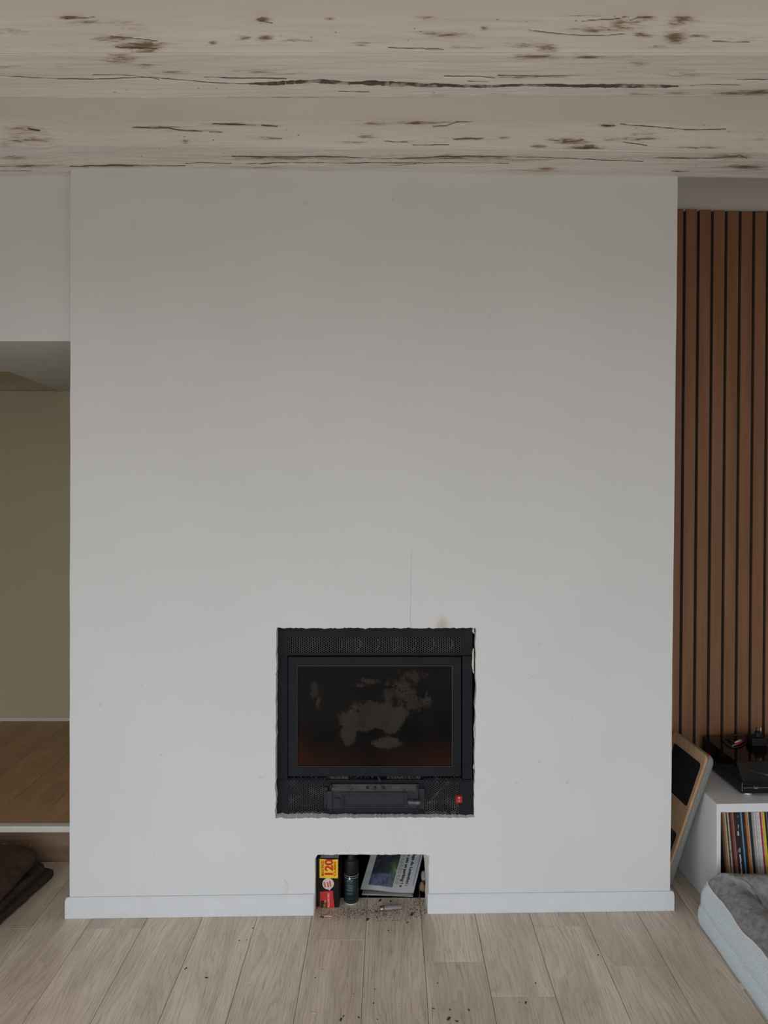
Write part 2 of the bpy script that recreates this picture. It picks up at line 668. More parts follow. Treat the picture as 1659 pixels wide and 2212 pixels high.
# --- chimney breast: one wall with a ragged hole for the stove and a niche at floor level
def ragged(p, q, n, amp, seed, skip_end=True):
    out = []
    p = np.array(p, float); q = np.array(q, float)
    d = (q - p) / np.linalg.norm(q - p)
    nrm = np.array([-d[1], d[0]])
    for i in range(n):
        s = i / n
        a = fbm(np.array([s * n * 0.33]), np.array([seed * 3.7]), seed, 4)[0] * amp * (0 if i == 0 else 1)
        a += (random.random() - 0.5) * amp * 0.5 * (0 if i == 0 else 1)
        out.append(tuple(p + (q - p) * s + nrm * a))
    return out


hole_px = (ragged((597.5, 1357), (1027.5, 1357), 150, 2.6, 1) + ragged((1027.5, 1357), (1028, 1470), 26, 1.8, 2) +
           ragged((1028, 1470), (1024.5, 1766), 60, 2.2, 3) + ragged((1024.5, 1766), (594.5, 1767), 150, 2.6, 4) +
           ragged((594.5, 1767), (596, 1500), 50, 2.4, 5) + ragged((596, 1500), (597.5, 1357), 30, 2.0, 6))
niche_px = (ragged((680, 2000), (680.5, 1856), 40, 1.2, 8) + ragged((680.5, 1856), (686, 1846.5), 5, 0.8, 9) +
            ragged((686, 1846.5), (917, 1845.5), 70, 1.4, 10) + ragged((917, 1845.5), (927, 1849), 4, 1.2, 11) +
            ragged((927, 1849), (925.5, 1936), 30, 1.4, 12) + ragged((925.5, 1936), (922, 2000), 20, 2.2, 13) + [(922, 2000)])


def wp(px, py, zfloor=True):
    x, z = wallp(px, py)
    return (x, max(z, -0.004))


hole = [wp(*p) for p in hole_px]
niche = []
for p in niche_px:
    q = wp(*p)
    if niche and abs(q[0] - niche[-1][0]) < 1e-5 and abs(q[1] - niche[-1][1]) < 1e-5:
        continue
    niche.append(q)
# keep only one floor point at each end of the niche outline
while niche[1][1] <= -0.0039:
    niche.pop(0)
while niche[-2][1] <= -0.0039:
    niche.pop()
xl0, _ = wallp(149.8, 1985); xl1, _ = wallp(152.6, 365)
xr0, _ = wallp(1447.0, 1968); xr1, _ = wallp(1464.0, 380)
ZT = ZC + 0.1


def edge_line(x0, x1, zs, seed):
    return [(x0 + (x1 - x0) * ((z + 0.004) / (2.65)) + 0.0016 * float(fbm(np.array([z * 6]), np.array([seed]), seed)[0]), z) for z in zs]


zs = list(np.linspace(-0.004, 2.60, 60))
left_e = edge_line(xl0, xl1, zs, 21) + [(xl1, ZT)]
right_e = edge_line(xr0, xr1, zs, 22) + [(xr1, ZT)]
outer = left_e[::-1] + niche + right_e                       # down the left edge, along the floor with the niche, up the right
verts2 = [Vector(p) for p in outer + hole]
n_o, n_h = len(outer), len(hole)
edges = [(i, (i + 1) % n_o) for i in range(n_o)] + [(n_o + i, n_o + (i + 1) % n_h) for i in range(n_h)]
res = delaunay_2d_cdt(verts2, edges, [], 1, 1e-7)


def inside(pt, poly):
    x, y = pt
    c = False
    j = len(poly) - 1
    for i in range(len(poly)):
        xi, yi = poly[i]; xj, yj = poly[j]
        if (yi > y) != (yj > y) and x < (xj - xi) * (y - yi) / (yj - yi) + xi:
            c = not c
        j = i
    return c


m = MB()
vs = [(p.x, ywall(p.x), p.y) for p in res[0]]
fs = []
for f in res[2]:
    c = sum((res[0][i] for i in f), Vector((0, 0))) / len(f)
    if inside(c, outer) and not inside(c, hole):
        a, b, cc = (res[0][i] for i in f[:3])
        if (b - a).cross(cc - a) < 0:
            f = f[::-1]
        fs.append(tuple(f))
m.add(vs, fs)
# side faces of the chimney block
for e, back, sgn in ((left_e, 4.3, 1), (right_e, 3.10, -1)):
    xb = e[0][0] if sgn > 0 else e[0][0] - 0.05
    for (x0, z0), (x1, z1) in zip(e[:-1], e[1:]):
        q = [(x0, ywall(x0), z0), (x1, ywall(x1), z1), (min(x1, xb + 0.02) if sgn < 0 else x1, back, z1), (xb, back, z0)]
        m.add(q, [(0, 1, 2, 3) if sgn > 0 else (3, 2, 1, 0)])
chimney = structure(m.build('wall_chimney', M_CHIM), 'broad white chimney breast with a stove hole and a floor niche')
# hairline crack, scratches and scuffs on the chimney paint
def L(x0, y0, x1, y1, w):
    return (*wallp(x0, y0), *wallp(x1, y1), w)


rs = random.Random(3)
mk_mat = basic('crack_shadow_paint', (0.40, 0.385, 0.36), 0.8)
for (xa, za, xb, zb, w) in [L(889, 1190, 887, 1270, 0.0010), L(887, 1270, 886, 1342, 0.0013), L(886, 1342, 888, 1358, 0.0013)]:
    nn = 14
    d = Vector((xb - xa, zb - za))
    nr = Vector((-d.y, d.x)).normalized()
    up_s, dn_s = [], []
    for i in range(nn + 1):
        s_ = i / nn
        wob = (rs.random() - 0.5) * w * 1.2
        hw = w * 0.5 * (1.0) * (0.6 + 0.6 * rs.random())
        c_ = Vector((xa, za)) + d * s_ + nr * wob * 0.5
        up_s.append(c_ + nr * hw); dn_s.append(c_ - nr * hw)
    mm = MB()
    mm.grid([[(q.x, ywall(q.x) - 0.0003, q.y) for q in up_s], [(q.x, ywall(q.x) - 0.0003, q.y) for q in dn_s]])
    mm.build('hairline_crack', mk_mat, chimney)
mk_mat = basic('grey_scratch', (0.55, 0.52, 0.48), 0.8, 0.2, 300)
for (xa, za, xb, zb, w) in [L(1136, 1468, 1165, 1455, 0.0014), L(1165, 1455, 1174, 1444, 0.0022), L(1030, 1488, 1038, 1492, 0.002), L(1233, 1535, 1237, 1564, 0.0016), L(1210, 1691, 1213, 1695, 0.003), L(1120, 1756, 1140, 1760, 0.0016), L(1098, 1692, 1107, 1678, 0.0014), L(562, 427, 564, 428, 0.004), L(1049, 1791, 1051, 1793, 0.003), L(1058, 1731, 1060, 1732, 0.003), L(1043, 1878, 1045, 1880, 0.003), L(1042, 1899, 1043, 1901, 0.003), L(747, 1842, 757, 1829, 0.002), L(855, 1822, 866, 1838, 0.0018), L(1027, 1356, 1037, 1352, 0.0018)]:
    nn = 14
    d = Vector((xb - xa, zb - za))
    nr = Vector((-d.y, d.x)).normalized()
    up_s, dn_s = [], []
    for i in range(nn + 1):
        s_ = i / nn
        wob = (rs.random() - 0.5) * w * 1.2
        hw = w * 0.5 * ((0.25 + 0.75 * math.sin(math.pi * (s_ * 0.9 + 0.05)))) * (0.6 + 0.6 * rs.random())
        c_ = Vector((xa, za)) + d * s_ + nr * wob * 1.0
        up_s.append(c_ + nr * hw); dn_s.append(c_ - nr * hw)
    mm = MB()
    mm.grid([[(q.x, ywall(q.x) - 0.0003, q.y) for q in up_s], [(q.x, ywall(q.x) - 0.0003, q.y) for q in dn_s]])
    mm.build('scratch', mk_mat, chimney)
mk_mat = basic('brown_scuff', (0.58, 0.52, 0.43), 0.8, 0.15, 300)
for (xa, za, xb, zb, w) in [L(614, 1898, 616, 1908, 0.004), L(621, 1903, 620, 1914, 0.003), L(610, 1913, 610.5, 1924, 0.0018), L(615, 1913, 617, 1936, 0.003), L(621, 1915, 620.5, 1928, 0.003), L(613.5, 1930, 614, 1938, 0.0022), L(619, 1930, 619, 1937, 0.0018), L(624, 1931, 624, 1937, 0.0018), L(1112, 1689, 1122, 1693, 0.004), L(622, 1903, 622, 1914, 0.0015)]:
    nn = 14
    d = Vector((xb - xa, zb - za))
    nr = Vector((-d.y, d.x)).normalized()
    up_s, dn_s = [], []
    for i in range(nn + 1):
        s_ = i / nn
        wob = (rs.random() - 0.5) * w * 1.2
        hw = w * 0.5 * ((0.25 + 0.75 * math.sin(math.pi * (s_ * 0.9 + 0.05)))) * (0.6 + 0.6 * rs.random())
        c_ = Vector((xa, za)) + d * s_ + nr * wob * 1.0
        up_s.append(c_ + nr * hw); dn_s.append(c_ - nr * hw)
    mm = MB()
    mm.grid([[(q.x, ywall(q.x) - 0.0003, q.y) for q in up_s], [(q.x, ywall(q.x) - 0.0003, q.y) for q in dn_s]])
    mm.build('scuff_mark', mk_mat, chimney)
# cut edges of the plasterboard round the two openings
for loop, nm, closed, dep in ((hole, 'hole_edge', True, 0.05), (niche, 'niche_edge', False, 0.095)):
    mm = MB()
    n = len(loop)
    for i in range(n if closed else n - 1):
        (x0, z0), (x1, z1) = loop[i], loop[(i + 1) % n]

        def bk(x, z):
            if nm == 'niche_edge' and x > 0.05:
                s = min(1, max(0, z / 0.21))
                return (x - 0.004 - 0.016 * s ** 1.5, ywall(x) + dep, z)
            return (x, ywall(x) + dep, z)
        mm.add([(x0, ywall(x0), z0), bk(x0, z0), bk(x1, z1), (x1, ywall(x1), z1)], [(0, 1, 2, 3)])
    o = mm.build(nm, M_PLASTERW if nm == 'niche_edge' else M_PLASTERW, chimney)
    o['label'] = 'ragged cut plaster edge'
# lumps of torn plaster in the gap right of the stove
for (cx, y0, y1, w) in ((1023, 1357, 1369, 5), (1022.5, 1401, 1455, 5.5), (1024, 1560, 1600, 3), (1023.5, 1650, 1664, 3.5)):
    mm = MB()
    rows = []
    nz_ = 12
    for i in range(nz_ + 1):
        py = y0 + (y1 - y0) * i / nz_
        ww = w * (math.sin(math.pi * (i + 0.4) / (nz_ + 0.8)) ** 0.5) * (0.8 + 0.4 * random.random())
        row = []
        for k in range(8):
            a = 2 * math.pi * k / 8
            p = P(cx + 2 - ww / 2 + ww / 2 * math.cos(a), py, 2.685)
            row.append((p.x, 2.692 + 0.008 * math.sin(a), p.z))
        rows.append(row)
    mm.grid(rows, True)
    o = mm.build('plaster_lump', M_PLASTER, chimney, True)
# inside of the chimney: dark cavity boxes behind the niche and the stove
m = MB()
NX0, NX1, NY, NZ = -0.285, 0.215, 3.25, 0.262
yb = 2.735
m.add([(NX0, yb, 0), (NX0, NY, 0), (NX0, NY, NZ), (NX0, yb, NZ)], [(0, 1, 2, 3)])
m.add([(NX1, yb, 0), (NX1, NY, 0), (NX1, NY, NZ), (NX1, yb, NZ)], [(3, 2, 1, 0)])
m.add([(NX0, NY, 0), (NX1, NY, 0), (NX1, NY, NZ), (NX0, NY, NZ)], [(0, 1, 2, 3)])
m.add([(NX0, 2.67, NZ), (NX1, 2.67, NZ), (NX1, NY, NZ), (NX0, NY, NZ)], [(0, 1, 2, 3)])
structure(m.build('wall_niche', M_NICHE), 'dark bare inside of the floor niche')
m = MB(); m.box(NX0, NX1, 2.70, NY, -0.02, -0.0045)
for row in range(-2, 2):
    x0 = PX0 + row * PW
    plank(floor, max(x0, NX0), min(x0 + PW, NX1), 2.752, NY, 0.0, M_FLOOR)
m = MB()
CXa, CXb, CZa, CZb = -0.46, 0.36, 0.30, 1.10
m.box(CXa, CXb, 3.15, 3.16, CZa, CZb).box(CXa - 0.01, CXa, 2.72, 3.16, CZa, CZb).box(CXb, CXb + 0.01, 2.72, 3.16, CZa, CZb)
m.box(CXa, CXb, 2.72, 3.16, CZb, CZb + 0.01).box(CXa, CXb, 2.72, 3.16, CZa - 0.01, CZa)
structure(m.build('wall_cavity', basic('soot_brick', (0.05, 0.035, 0.03), 0.95, 0.3, 30)))

# --- baseboards along the chimney foot
def baseboard(name, pxa, pxb, hgt, ret, label):
    xa = wallp(pxa, 1985)[0]; xb = wallp(pxb, 1968)[0]
    th = 0.014
    prof = [(0, -0.003), (-th, -0.003), (-th, hgt - 0.009), (-th * 0.45, hgt), (0, hgt)]
    mm = MB()
    rows = []
    n = 40
    ts = [xa + (xb - xa) * i / n for i in range(n + 1)]
    for x in ts:
        rows.append([(x, ywall(x) + d + 0.0006, z) for d, z in prof])
    mm.grid(rows)
    k = len(prof)
    mm.f += [tuple(range(k))[::-1], tuple(range(n * k, n * k + k))]
    if ret:                                                  # short return round the corner
        sgn = ret
        xe = xa if sgn < 0 else xb
        rows2 = []
        for y in (ywall(xe) - th, 2.95):
            rows2.append([(xe - sgn * (0.0055 + d * 0.0055 / th), y, z) for d, z in prof])
        mm.grid(rows2)
    return structure(mm.build(name, M_TRIM), label)


baseboard('baseboard_left', 143.5, 678.5, 0.0705, -1, 'white skirting board left of the floor niche')
baseboard('baseboard_right', 923.5, 1453.5, 0.0655, 1, 'white skirting board right of the floor niche')

# --- old ceiling beams
def beam(name, y0, y1, zb, zt, seed, fine, wear_front=(), wear_bot=(), cr_front=(), cr_bot=(), label=None, gouge=None):
    """front face at y0 (towards the camera), bottom at zb(x)."""
    if fine:
        xs = np.concatenate([np.linspace(XL - 0.5, -1.45, 8)[:-1], np.linspace(-1.45, 1.45, 725), np.linspace(1.45, XR, 8)[1:]])
        nf, nb = 56, 100
    else:
        xs = np.linspace(XL - 0.5, XR, 60)
        nf, nb = 8, 16
    X = xs[:, None]
    zbx = np.array([zb(x) for x in xs])[:, None]
    y0x = np.array([y0(x) for x in xs])[:, None]
    # front
    s = np.linspace(0, 1, nf)[None, :]
    fz = zt + (zbx - zt) * s
    fy = y0x + 0 * s
    # bottom
    b = np.linspace(0, 1, nb)[None, :]
    bz = zbx + 0 * b
    by = y0x + (y1 - y0x) * b
    Y = np.concatenate([fy, by[:, 1:]], 1)
    Z = np.concatenate([fz, bz[:, 1:]], 1)
    XX = np.repeat(X, Y.shape[1], 1)
    isf = np.zeros(Y.shape, bool); isf[:, :nf] = True
    # arris rounding
    dcorner = np.where(isf, (Z - zbx), (Y - y0x))
    rnd = np.clip(1 - dcorner / 0.012, 0, 1) ** 2 * 0.006 * (0.6 + vnoise(XX * 3, 0 * XX, seed + 5))
    # waviness
    wav = fbm(XX * 1.3, (Y + Z) * 5, seed, 3) * 0.010 + fbm(XX * 6, (Y + Z) * 60, seed + 9, 3) * 0.0022
    wear = np.zeros(Y.shape); crack = np.zeros(Y.shape); deep = np.zeros(Y.shape)
    if fine:
        # photo-measured positions of worn places turned into positions on the two faces
        py = CY - (Z - H) * F / Y
        px = CX + XX * F / Y
        for blobs, mask in ((wear_front, isf), (wear_bot, ~isf)):
            for (cx, cy, rx, ry, w) in blobs:
                g = w * np.exp(-(((px - cx) / (rx * 1.35)) ** 2 + ((py - cy) / (ry * 1.3)) ** 2))
                wear = np.maximum(wear, np.where(mask, g, 0))
        wob = vnoise(px / 22, py / 50, seed + 3) * 2.4 + vnoise(px / 7, py / 50, seed + 4) * 1.2
        for lines, mask in ((cr_front, isf), (cr_bot, ~isf)):
            for ln in lines:
                w = ln[0]
                for (xa, ya), (xb_, yb_) in zip(ln[1:-1], ln[2:]):
                    tt = np.clip((px - xa) / (xb_ - xa), 0, 1)
                    yy = ya + (yb_ - ya) * tt + wob * 0.5
                    inx = (px >= min(xa, xb_)) & (px <= max(xa, xb_))
                    c = np.clip(1.3 - np.abs(py - yy) / w, 0, 1) * inx
                    crack = np.maximum(crack, np.where(mask, c, 0))
        if gouge:
            gx = np.array([g[0] for g in gouge]); gy = np.array([g[1] for g in gouge]); gw = np.array([g[2] for g in gouge])
            yy = np.interp(px, gx, gy) + wob * 0.8
            ww = np.interp(px, gx, gw, left=0, right=0) * (1 + 0.5 * vnoise(px / 9, 0 * px, seed + 6))
            inn = (~isf) & (px > gx[0]) & (px < gx[-1]) & (np.abs(py - yy) < ww / 2)
            deep = np.where(inn, 0.022, 0)
            near = (~isf) & (px > gx[0]) & (px < gx[-1]) & (np.abs(py - yy) < ww / 2 + 1.3)     # bare wood inside the split
            crack = np.maximum(crack, np.where(near, 0.95, 0))
    out = -wav - np.where(deep > 0, 0, crack) * 0.0016
    Y = np.where(isf, Y - out + rnd, Y)
    Z = np.where(isf, Z, Z - out + rnd + deep)
    Z[:, nf - 1] += (rnd - out)[:, nf - 1]
    dup = [*range(nf), *range(nf - 1, Y.shape[1])]
    Y, Z, XX, wear, crack = (q[:, dup] for q in (Y, Z, XX, wear, crack))
    n, k = Y.shape
    # back face closes the profile
    YB = np.full((n, 1), y1); ZB = np.full((n, 1), zt)
    Y = np.concatenate([Y, YB], 1); Z = np.concatenate([Z, ZB], 1); XX = np.concatenate([XX, XX[:, :1]], 1)
    wear = np.concatenate([wear, np.zeros((n, 1))], 1); crack = np.concatenate([crack, np.zeros((n, 1))], 1)
    k += 1
    V = np.stack([XX, Y, Z], -1).reshape(-1, 3)
    I, J = np.meshgrid(np.arange(n - 1), np.arange(k - 1), indexing='ij')
    keep = J.ravel() != nf - 1                                    # keeps the arris crisp
    a = (I * k + J).ravel()[keep]
    Fq = np.stack([a, a + 1, a + k + 1, a + k], 1)
    me = bpy.data.meshes.new(name)
    me.from_pydata(V.tolist(), [], Fq.tolist())
    for p in me.polygons:
        p.use_smooth = True
    for nm, arr in (('wear', wear), ('crack', np.maximum(crack, 0))):
        at = me.attributes.new(nm, 'FLOAT', 'POINT')
        at.data.foreach_set('value', arr.ravel().astype(np.float32))
    me.materials.append(M_BEAM)
    o = bpy.data.objects.new(name, me)
    COL.objects.link(o)
    o['kind'] = 'structure'
    if label:
        o['label'] = label
    return o


def lerp_x(pts):
    xs = [p[0] for p in pts]; ys = [p[1] for p in pts]
    return lambda x: float(np.interp(x, xs, ys))


b1_wf = [(310, 100, 45, 14, 1), (255, 85, 50, 10, .75), (190, 48, 30, 6, .7), (100, 33, 20, 4, .6), (30, 70, 25, 8, .75), (150, 37, 25, 4, .8),
         (180, 108, 40, 5, .6), (570, 82, 22, 7, .9), (565, 43, 16, 7, .9), (530, 82, 20, 5, .7), (625, 88, 28, 4, .7), (670, 88, 20, 3, .6),
         (460, 92, 10, 5, .8), (715, 40, 10, 4, .7), (780, 95, 18, 5, .8), (960, 74, 45, 6, .85), (925, 38, 20, 5, .6), (1000, 103, 60, 4, .6),
         (1046, 63, 9, 6, .8), (1140, 98, 40, 6, .85), (1180, 104, 20, 9, 1), (1255, 32, 40, 6, .9), (1300, 65, 50, 8, .7), (1350, 55, 40, 18, .8),
         (1395, 30, 30, 13, 1), (1455, 80, 22, 12, 1.05), (1470, 40, 30, 20, .85), (1390, 75, 22, 7, .85), (1510, 78, 20, 4, .9), (1600, 85, 40, 5, .6),
         (840, 92, 30, 3, .5), (480, 32, 40, 3, .7), (1550, 35, 60, 4, .4), (1420, 100, 20, 6, .6), (260, 50, 30, 8, .6), (300, 60, 30, 8, .6)]
b1_wb = [(262, 125, 36, 9, .9), (315, 140, 20, 6, .85), (370, 155, 30, 4, .8), (550, 152, 60, 6, .6), (1160, 121, 50, 5, .95), (1265, 121, 30, 4, .95),
         (1350, 122, 60, 4, .6), (1110, 165, 60, 3, .75), (1200, 163, 60, 3, .8), (1380, 137, 22, 8, .75), (1480, 160, 50, 8, .7), (1630, 200, 50, 7, 1),
         (1460, 200, 30, 5, .7), (600, 208, 80, 3, .7), (680, 207, 60, 3, .6), (20, 145, 30, 4, .5), (130, 145, 30, 8, .45), (885, 204, 30, 3, .6),
         (950, 205, 30, 3, .6), (1070, 203, 30, 4, .6), (1380, 203, 40, 4, .6), (620, 157, 40, 4, .6), (1580, 202, 40, 5, .9), (500, 126, 60, 3, .5)]
b2_wf = [(50, 280, 40, 10, .8), (60, 303, 45, 12, .8), (10, 318, 15, 15, .7), (330, 273, 50, 2.5, .9), (430, 281, 60, 3, .8), (500, 267, 40, 3, 1),
         (560, 269, 40, 3, .9), (400, 305, 10, 5, .85), (580, 297, 30, 4, .75), (790, 295, 22, 6, .8), (770, 308, 20, 3, .7), (810, 268, 30, 4, .75),
         (900, 266, 60, 4, .9), (1010, 299, 40, 3, .95), (1090, 298, 15, 3, .95), (1230, 303, 40, 8, .95), (1262, 317, 32, 6, 1.1), (1310, 270, 26, 4, .9),
         (1370, 300, 60, 6, .8), (1520, 318, 70, 3, .7), (1160, 315, 18, 4, .8), (1375, 288, 40, 5, .6), (880, 305, 60, 3, .6), (1640, 300, 20, 4, .6), (700, 270, 50, 4, .4)]
b2_wb = [(600, 343, 120, 5, .85), (700, 342, 80, 5, .75), (960, 340, 150, 6, .85), (1100, 345, 120, 5, .75), (1450, 343, 60, 4, .8), (1580, 340, 40, 6, .9),
         (1610, 362, 50, 6, 1), (1150, 370, 80, 4, .7), (60, 358, 70, 4, .8), (250, 360, 100, 3, .8), (380, 345, 40, 3, .5), (1180, 367, 20, 6, .9),
         (560, 362, 100, 4, .6), (30, 340, 30, 6, .7), (1340, 345, 60, 4, .6), (880, 350, 100, 3, .7)]
c1f = [(1.6, (390, 29), (500, 28)), (1.4, (830, 23), (1100, 22)), (2.6, (1140, 24), (1215, 26), (1300, 25)), (1.3, (1140, 65), (1180, 70), (1260, 77), (1310, 76), (1350, 72)),
       (1.6, (1345, 37), (1402, 25)), (1.6, (1362, 44), (1398, 29)), (1.2, (1255, 46), (1340, 40)), (1.2, (60, 31), (110, 33)), (1.3, (840, 101), (960, 106)),
       (1.3, (1540, 88), (1620, 90)), (1.2, (140, 40), (205, 37)), (1.2, (240, 79), (340, 88)), (1.4, (250, 102), (340, 104)), (1.2, (560, 45), (590, 50))]
c1b = [(1.2, (0, 165), (80, 168), (200, 171), (330, 166), (460, 176), (545, 178)), (1.0, (200, 162), (290, 163), (345, 170)), (1.4, (480, 167), (560, 168), (620, 169)),
       (1.2, (960, 165), (1040, 165), (1070, 168)), (1.4, (1075, 162), (1240, 164)), (1.2, (690, 173), (755, 181)), (1.0, (1490, 185), (1530, 180), (1600, 183)),
       (1.2, (1590, 172), (1659, 172)), (1.0, (440, 165), (520, 167)), (1.0, (1010, 174), (1055, 175)), (1.0, (730, 195), (800, 197))]
c2f = [(1.5, (285, 273), (365, 275), (385, 279), (435, 282)), (1.4, (460, 266), (530, 267)), (1.4, (565, 269), (600, 272)), (1.3, (1340, 266), (1390, 270), (1480, 279), (1570, 278)),
       (1.6, (1300, 269), (1330, 269)), (2.2, (60, 277), (85, 281)), (1.3, (875, 266), (905, 267)), (1.3, (935, 273), (965, 271), (985, 264), (1020, 262)), (1.2, (980, 301), (1045, 298)),
       (1.2, (890, 312), (970, 312)), (1.3, (1345, 304), (1400, 312)), (2.0, (1255, 320), (1285, 316)), (1.2, (580, 298), (610, 298)), (1.1, (830, 305), (880, 306)), (1.0, (450, 284), (480, 284))]
c2b = [(1.3, (0, 359), (70, 360)), (1.3, (150, 360), (240, 358), (400, 361)), (1.1, (400, 357), (430, 354), (500, 354)), (1.2, (500, 340), (600, 342), (700, 340), (830, 342), (1000, 338), (1150, 341), (1300, 350), (1390, 352)),
       (1.3, (530, 355), (650, 353), (750, 354), (830, 350), (900, 353)), (1.1, (1450, 345), (1560, 344), (1600, 338), (1615, 345)), (1.4, (1450, 373), (1490, 373)), (1.0, (840, 358), (960, 352), (1100, 355)),
       (1.0, (180, 358), (290, 361)), (1.2, (0, 368), (70, 369))]
gouge1 = [(538, 178, 1), (560, 178, 3.5), (600, 178, 6), (650, 176, 4.5), (695, 175, 5), (735, 179, 6), (760, 179, 3), (790, 179, 6), (830, 181, 7.5), (900, 183, 6.5), (960, 183, 6),
          (1000, 184, 4), (1050, 185, 5), (1120, 183, 3), (1185, 182, 3.5), (1215, 184, 5), (1300, 184, 5.5), (1390, 184, 5), (1440, 185, 4), (1466, 185, 1)]
beam('beam_1', lambda x: 1.903, 2.12, lambda x: 2.655, ZC + 0.03, 40, True, b1_wf, b1_wb, c1f, c1b,
     'weathered white ceiling beam with a long open crack underneath', gouge1)
beam('beam_2', lerp_x([(-3, 2.452), (-1.3, 2.447), (-0.9, 2.462), (0, 2.465), (1.3, 2.484)]), 2.695, lerp_x([(-3, 2.652), (-1.15, 2.655), (-1.1, 2.662), (0, 2.659), (1.05, 2.650), (2, 2.652)]),
     ZC + 0.03, 60, True, b2_wf, b2_wb, c2f, c2b, 'weathered white ceiling beam where the chimney meets the ceiling')
for i, yy in enumerate((1.33, 0.76, 0.19, -0.38, -0.95, -1.52)):
    beam('beam_%d' % (i + 3), (lambda q: (lambda x: q))(yy), yy + 0.22, lambda x: 2.655, ZC + 0.03, 80 + i, False)

# ================================================================== OBJECTS
# ------------------------------------------------------------------ fireplace insert
DI = 2.69                                                  # depth of the stove's front face


def ip(cx, cy):
    """position read off an enlarged view of the stove (3.386 px per photo px) as X, Z on its front face."""
    px, py = 570 + cx / 3.386, 1330 + cy / 3.386
    return (px - CX) / F * DI, H - (py - CY) / F * DI


t = NT('black_stove_steel')
v = t.coord('Object')
col = t.ramp(t.noise(v, 14, 4), [(0.3, (0.0075, 0.009, 0.0115)), (0.7, (0.012, 0.014, 0.0175))])
dustm = t.step(t.noise(v, 60, 4, 0.7), 0.62, 0.85)
col = t.mix(t.math('MULTIPLY', dustm, 0.14), col, (0.16, 0.13, 0.10))
t.bump(t.noise(v, 700, 2), 0.12, 0.0005)
M_STEEL = t.set(col, 0.6, spec=0.16)
M_CAST = basic('cast_iron', (0.016, 0.018, 0.022), 0.55, 0.3, 40, 0.3, 300, spec=0.35)
M_DARK = basic('black_inside', (0.006, 0.006, 0.006), 0.95, 0.2, 20)
t = NT('dusty_grille')
v = t.coord('Object')
col = t.mix(t.math('MULTIPLY', t.step(t.noise(v, 22, 4, 0.65), 0.47, 0.72), 0.75), (0.018, 0.020, 0.024), (0.105, 0.088, 0.072))
M_GRILLE = t.set(col, 0.75)
M_GRILLE_TOP = basic('top_grille_steel', (0.021, 0.023, 0.026), 0.6, 0.25, 30)
M_DUST = basic('grey_ash_dust', (0.20, 0.175, 0.145), 0.95, 0.5, 250, 0.6, 500)
M_ALU = basic('flexible_aluminium', (0.30, 0.29, 0.28), 0.35, 0.1, 20, metal=0.8)

xc, zc = ip(810, 1470)
insert = thing('fireplace_insert', (xc, DI, zc), 'black steel fireplace insert with sooty glass door set in the chimney', 'fireplace')


def plate(xa, xb, za, zb, y0, y1, holes=()):
    """rectangular plate (front y0, back y1) with rectangular holes."""
    xs = sorted({xa, xb, *[h[0] for h in holes], *[h[1] for h in holes]})
    zs_ = sorted({za, zb, *[h[2] for h in holes], *[h[3] for h in holes]})
    def solid(i, j):
        if i < 0 or j < 0 or i >= len(xs) - 1 or j >= len(zs_) - 1:
            return False
        cx, cz = (xs[i] + xs[i + 1]) / 2, (zs_[j] + zs_[j + 1]) / 2
        return not any(h[0] < cx < h[1] and h[2] < cz < h[3] for h in holes)
    mm = MB()
    idx = {}
    def vid(i, j, y):
        if (i, j, y) not in idx:
            idx[(i, j, y)] = len(mm.v)
            mm.v.append((xs[i], y, zs_[j]))
        return idx[(i, j, y)]
    for i in range(len(xs) - 1):
        for j in range(len(zs_) - 1):
            if not solid(i, j):
                continue
            mm.f.append((vid(i, j, y0), vid(i + 1, j, y0), vid(i + 1, j + 1, y0), vid(i, j + 1, y0)))
            mm.f.append((vid(i, j + 1, y1), vid(i + 1, j + 1, y1), vid(i + 1, j, y1), vid(i, j, y1)))
            if not solid(i - 1, j): mm.f.append((vid(i, j, y1), vid(i, j, y0), vid(i, j + 1, y0), vid(i, j + 1, y1)))
            if not solid(i + 1, j): mm.f.append((vid(i + 1, j, y0), vid(i + 1, j, y1), vid(i + 1, j + 1, y1), vid(i + 1, j + 1, y0)))
            if not solid(i, j - 1): mm.f.append((vid(i, j, y1), vid(i + 1, j, y1), vid(i + 1, j, y0), vid(i, j, y0)))
            if not solid(i, j + 1): mm.f.append((vid(i, j + 1, y0), vid(i + 1, j + 1, y0), vid(i + 1, j + 1, y1), vid(i, j + 1, y1)))
    return mm


def rect(cx0, cx1, cy0, cy1):
    x0, z1 = ip(cx0, cy0)
    x1, z0 = ip(cx1, cy1)
    return x0, x1, z0, z1


def grille(r, y, name, mat):
    x0, x1, z0, z1 = r
    cp, rp, hr = 0.00656, 0.00757, 0.0031
    Rr = rp / math.sqrt(3)
    mm = MB()
    nx = int((x1 - x0) / cp) + 2
    nz_ = int((z1 - z0) / rp) + 2
    for i in range(nx):
        for j in range(nz_):
            cx = x0 + i * cp
            cz = z0 + (j + (0.5 if i % 2 else 0)) * rp
            vs = []
            for k in range(6):
                a = math.pi / 3 * k
                vs.append((cx + Rr * math.cos(a), y, cz + Rr * math.sin(a)))
            for k in range(6):
                a = math.pi / 3 * k
                vs.append((cx + hr * math.cos(a), y, cz + hr * math.sin(a)))
            for k in range(6):
                a = math.pi / 3 * k
                vs.append((cx + hr * math.cos(a), y + 0.002, cz + hr * math.sin(a)))
            fs = []
            for k in range(6):
                q = (k + 1) % 6
                fs += [(k, q, 6 + q, 6 + k), (6 + k, 6 + q, 12 + q, 12 + k)]
            mm.add(vs, fs)
    return mm.build(name, mat, insert)


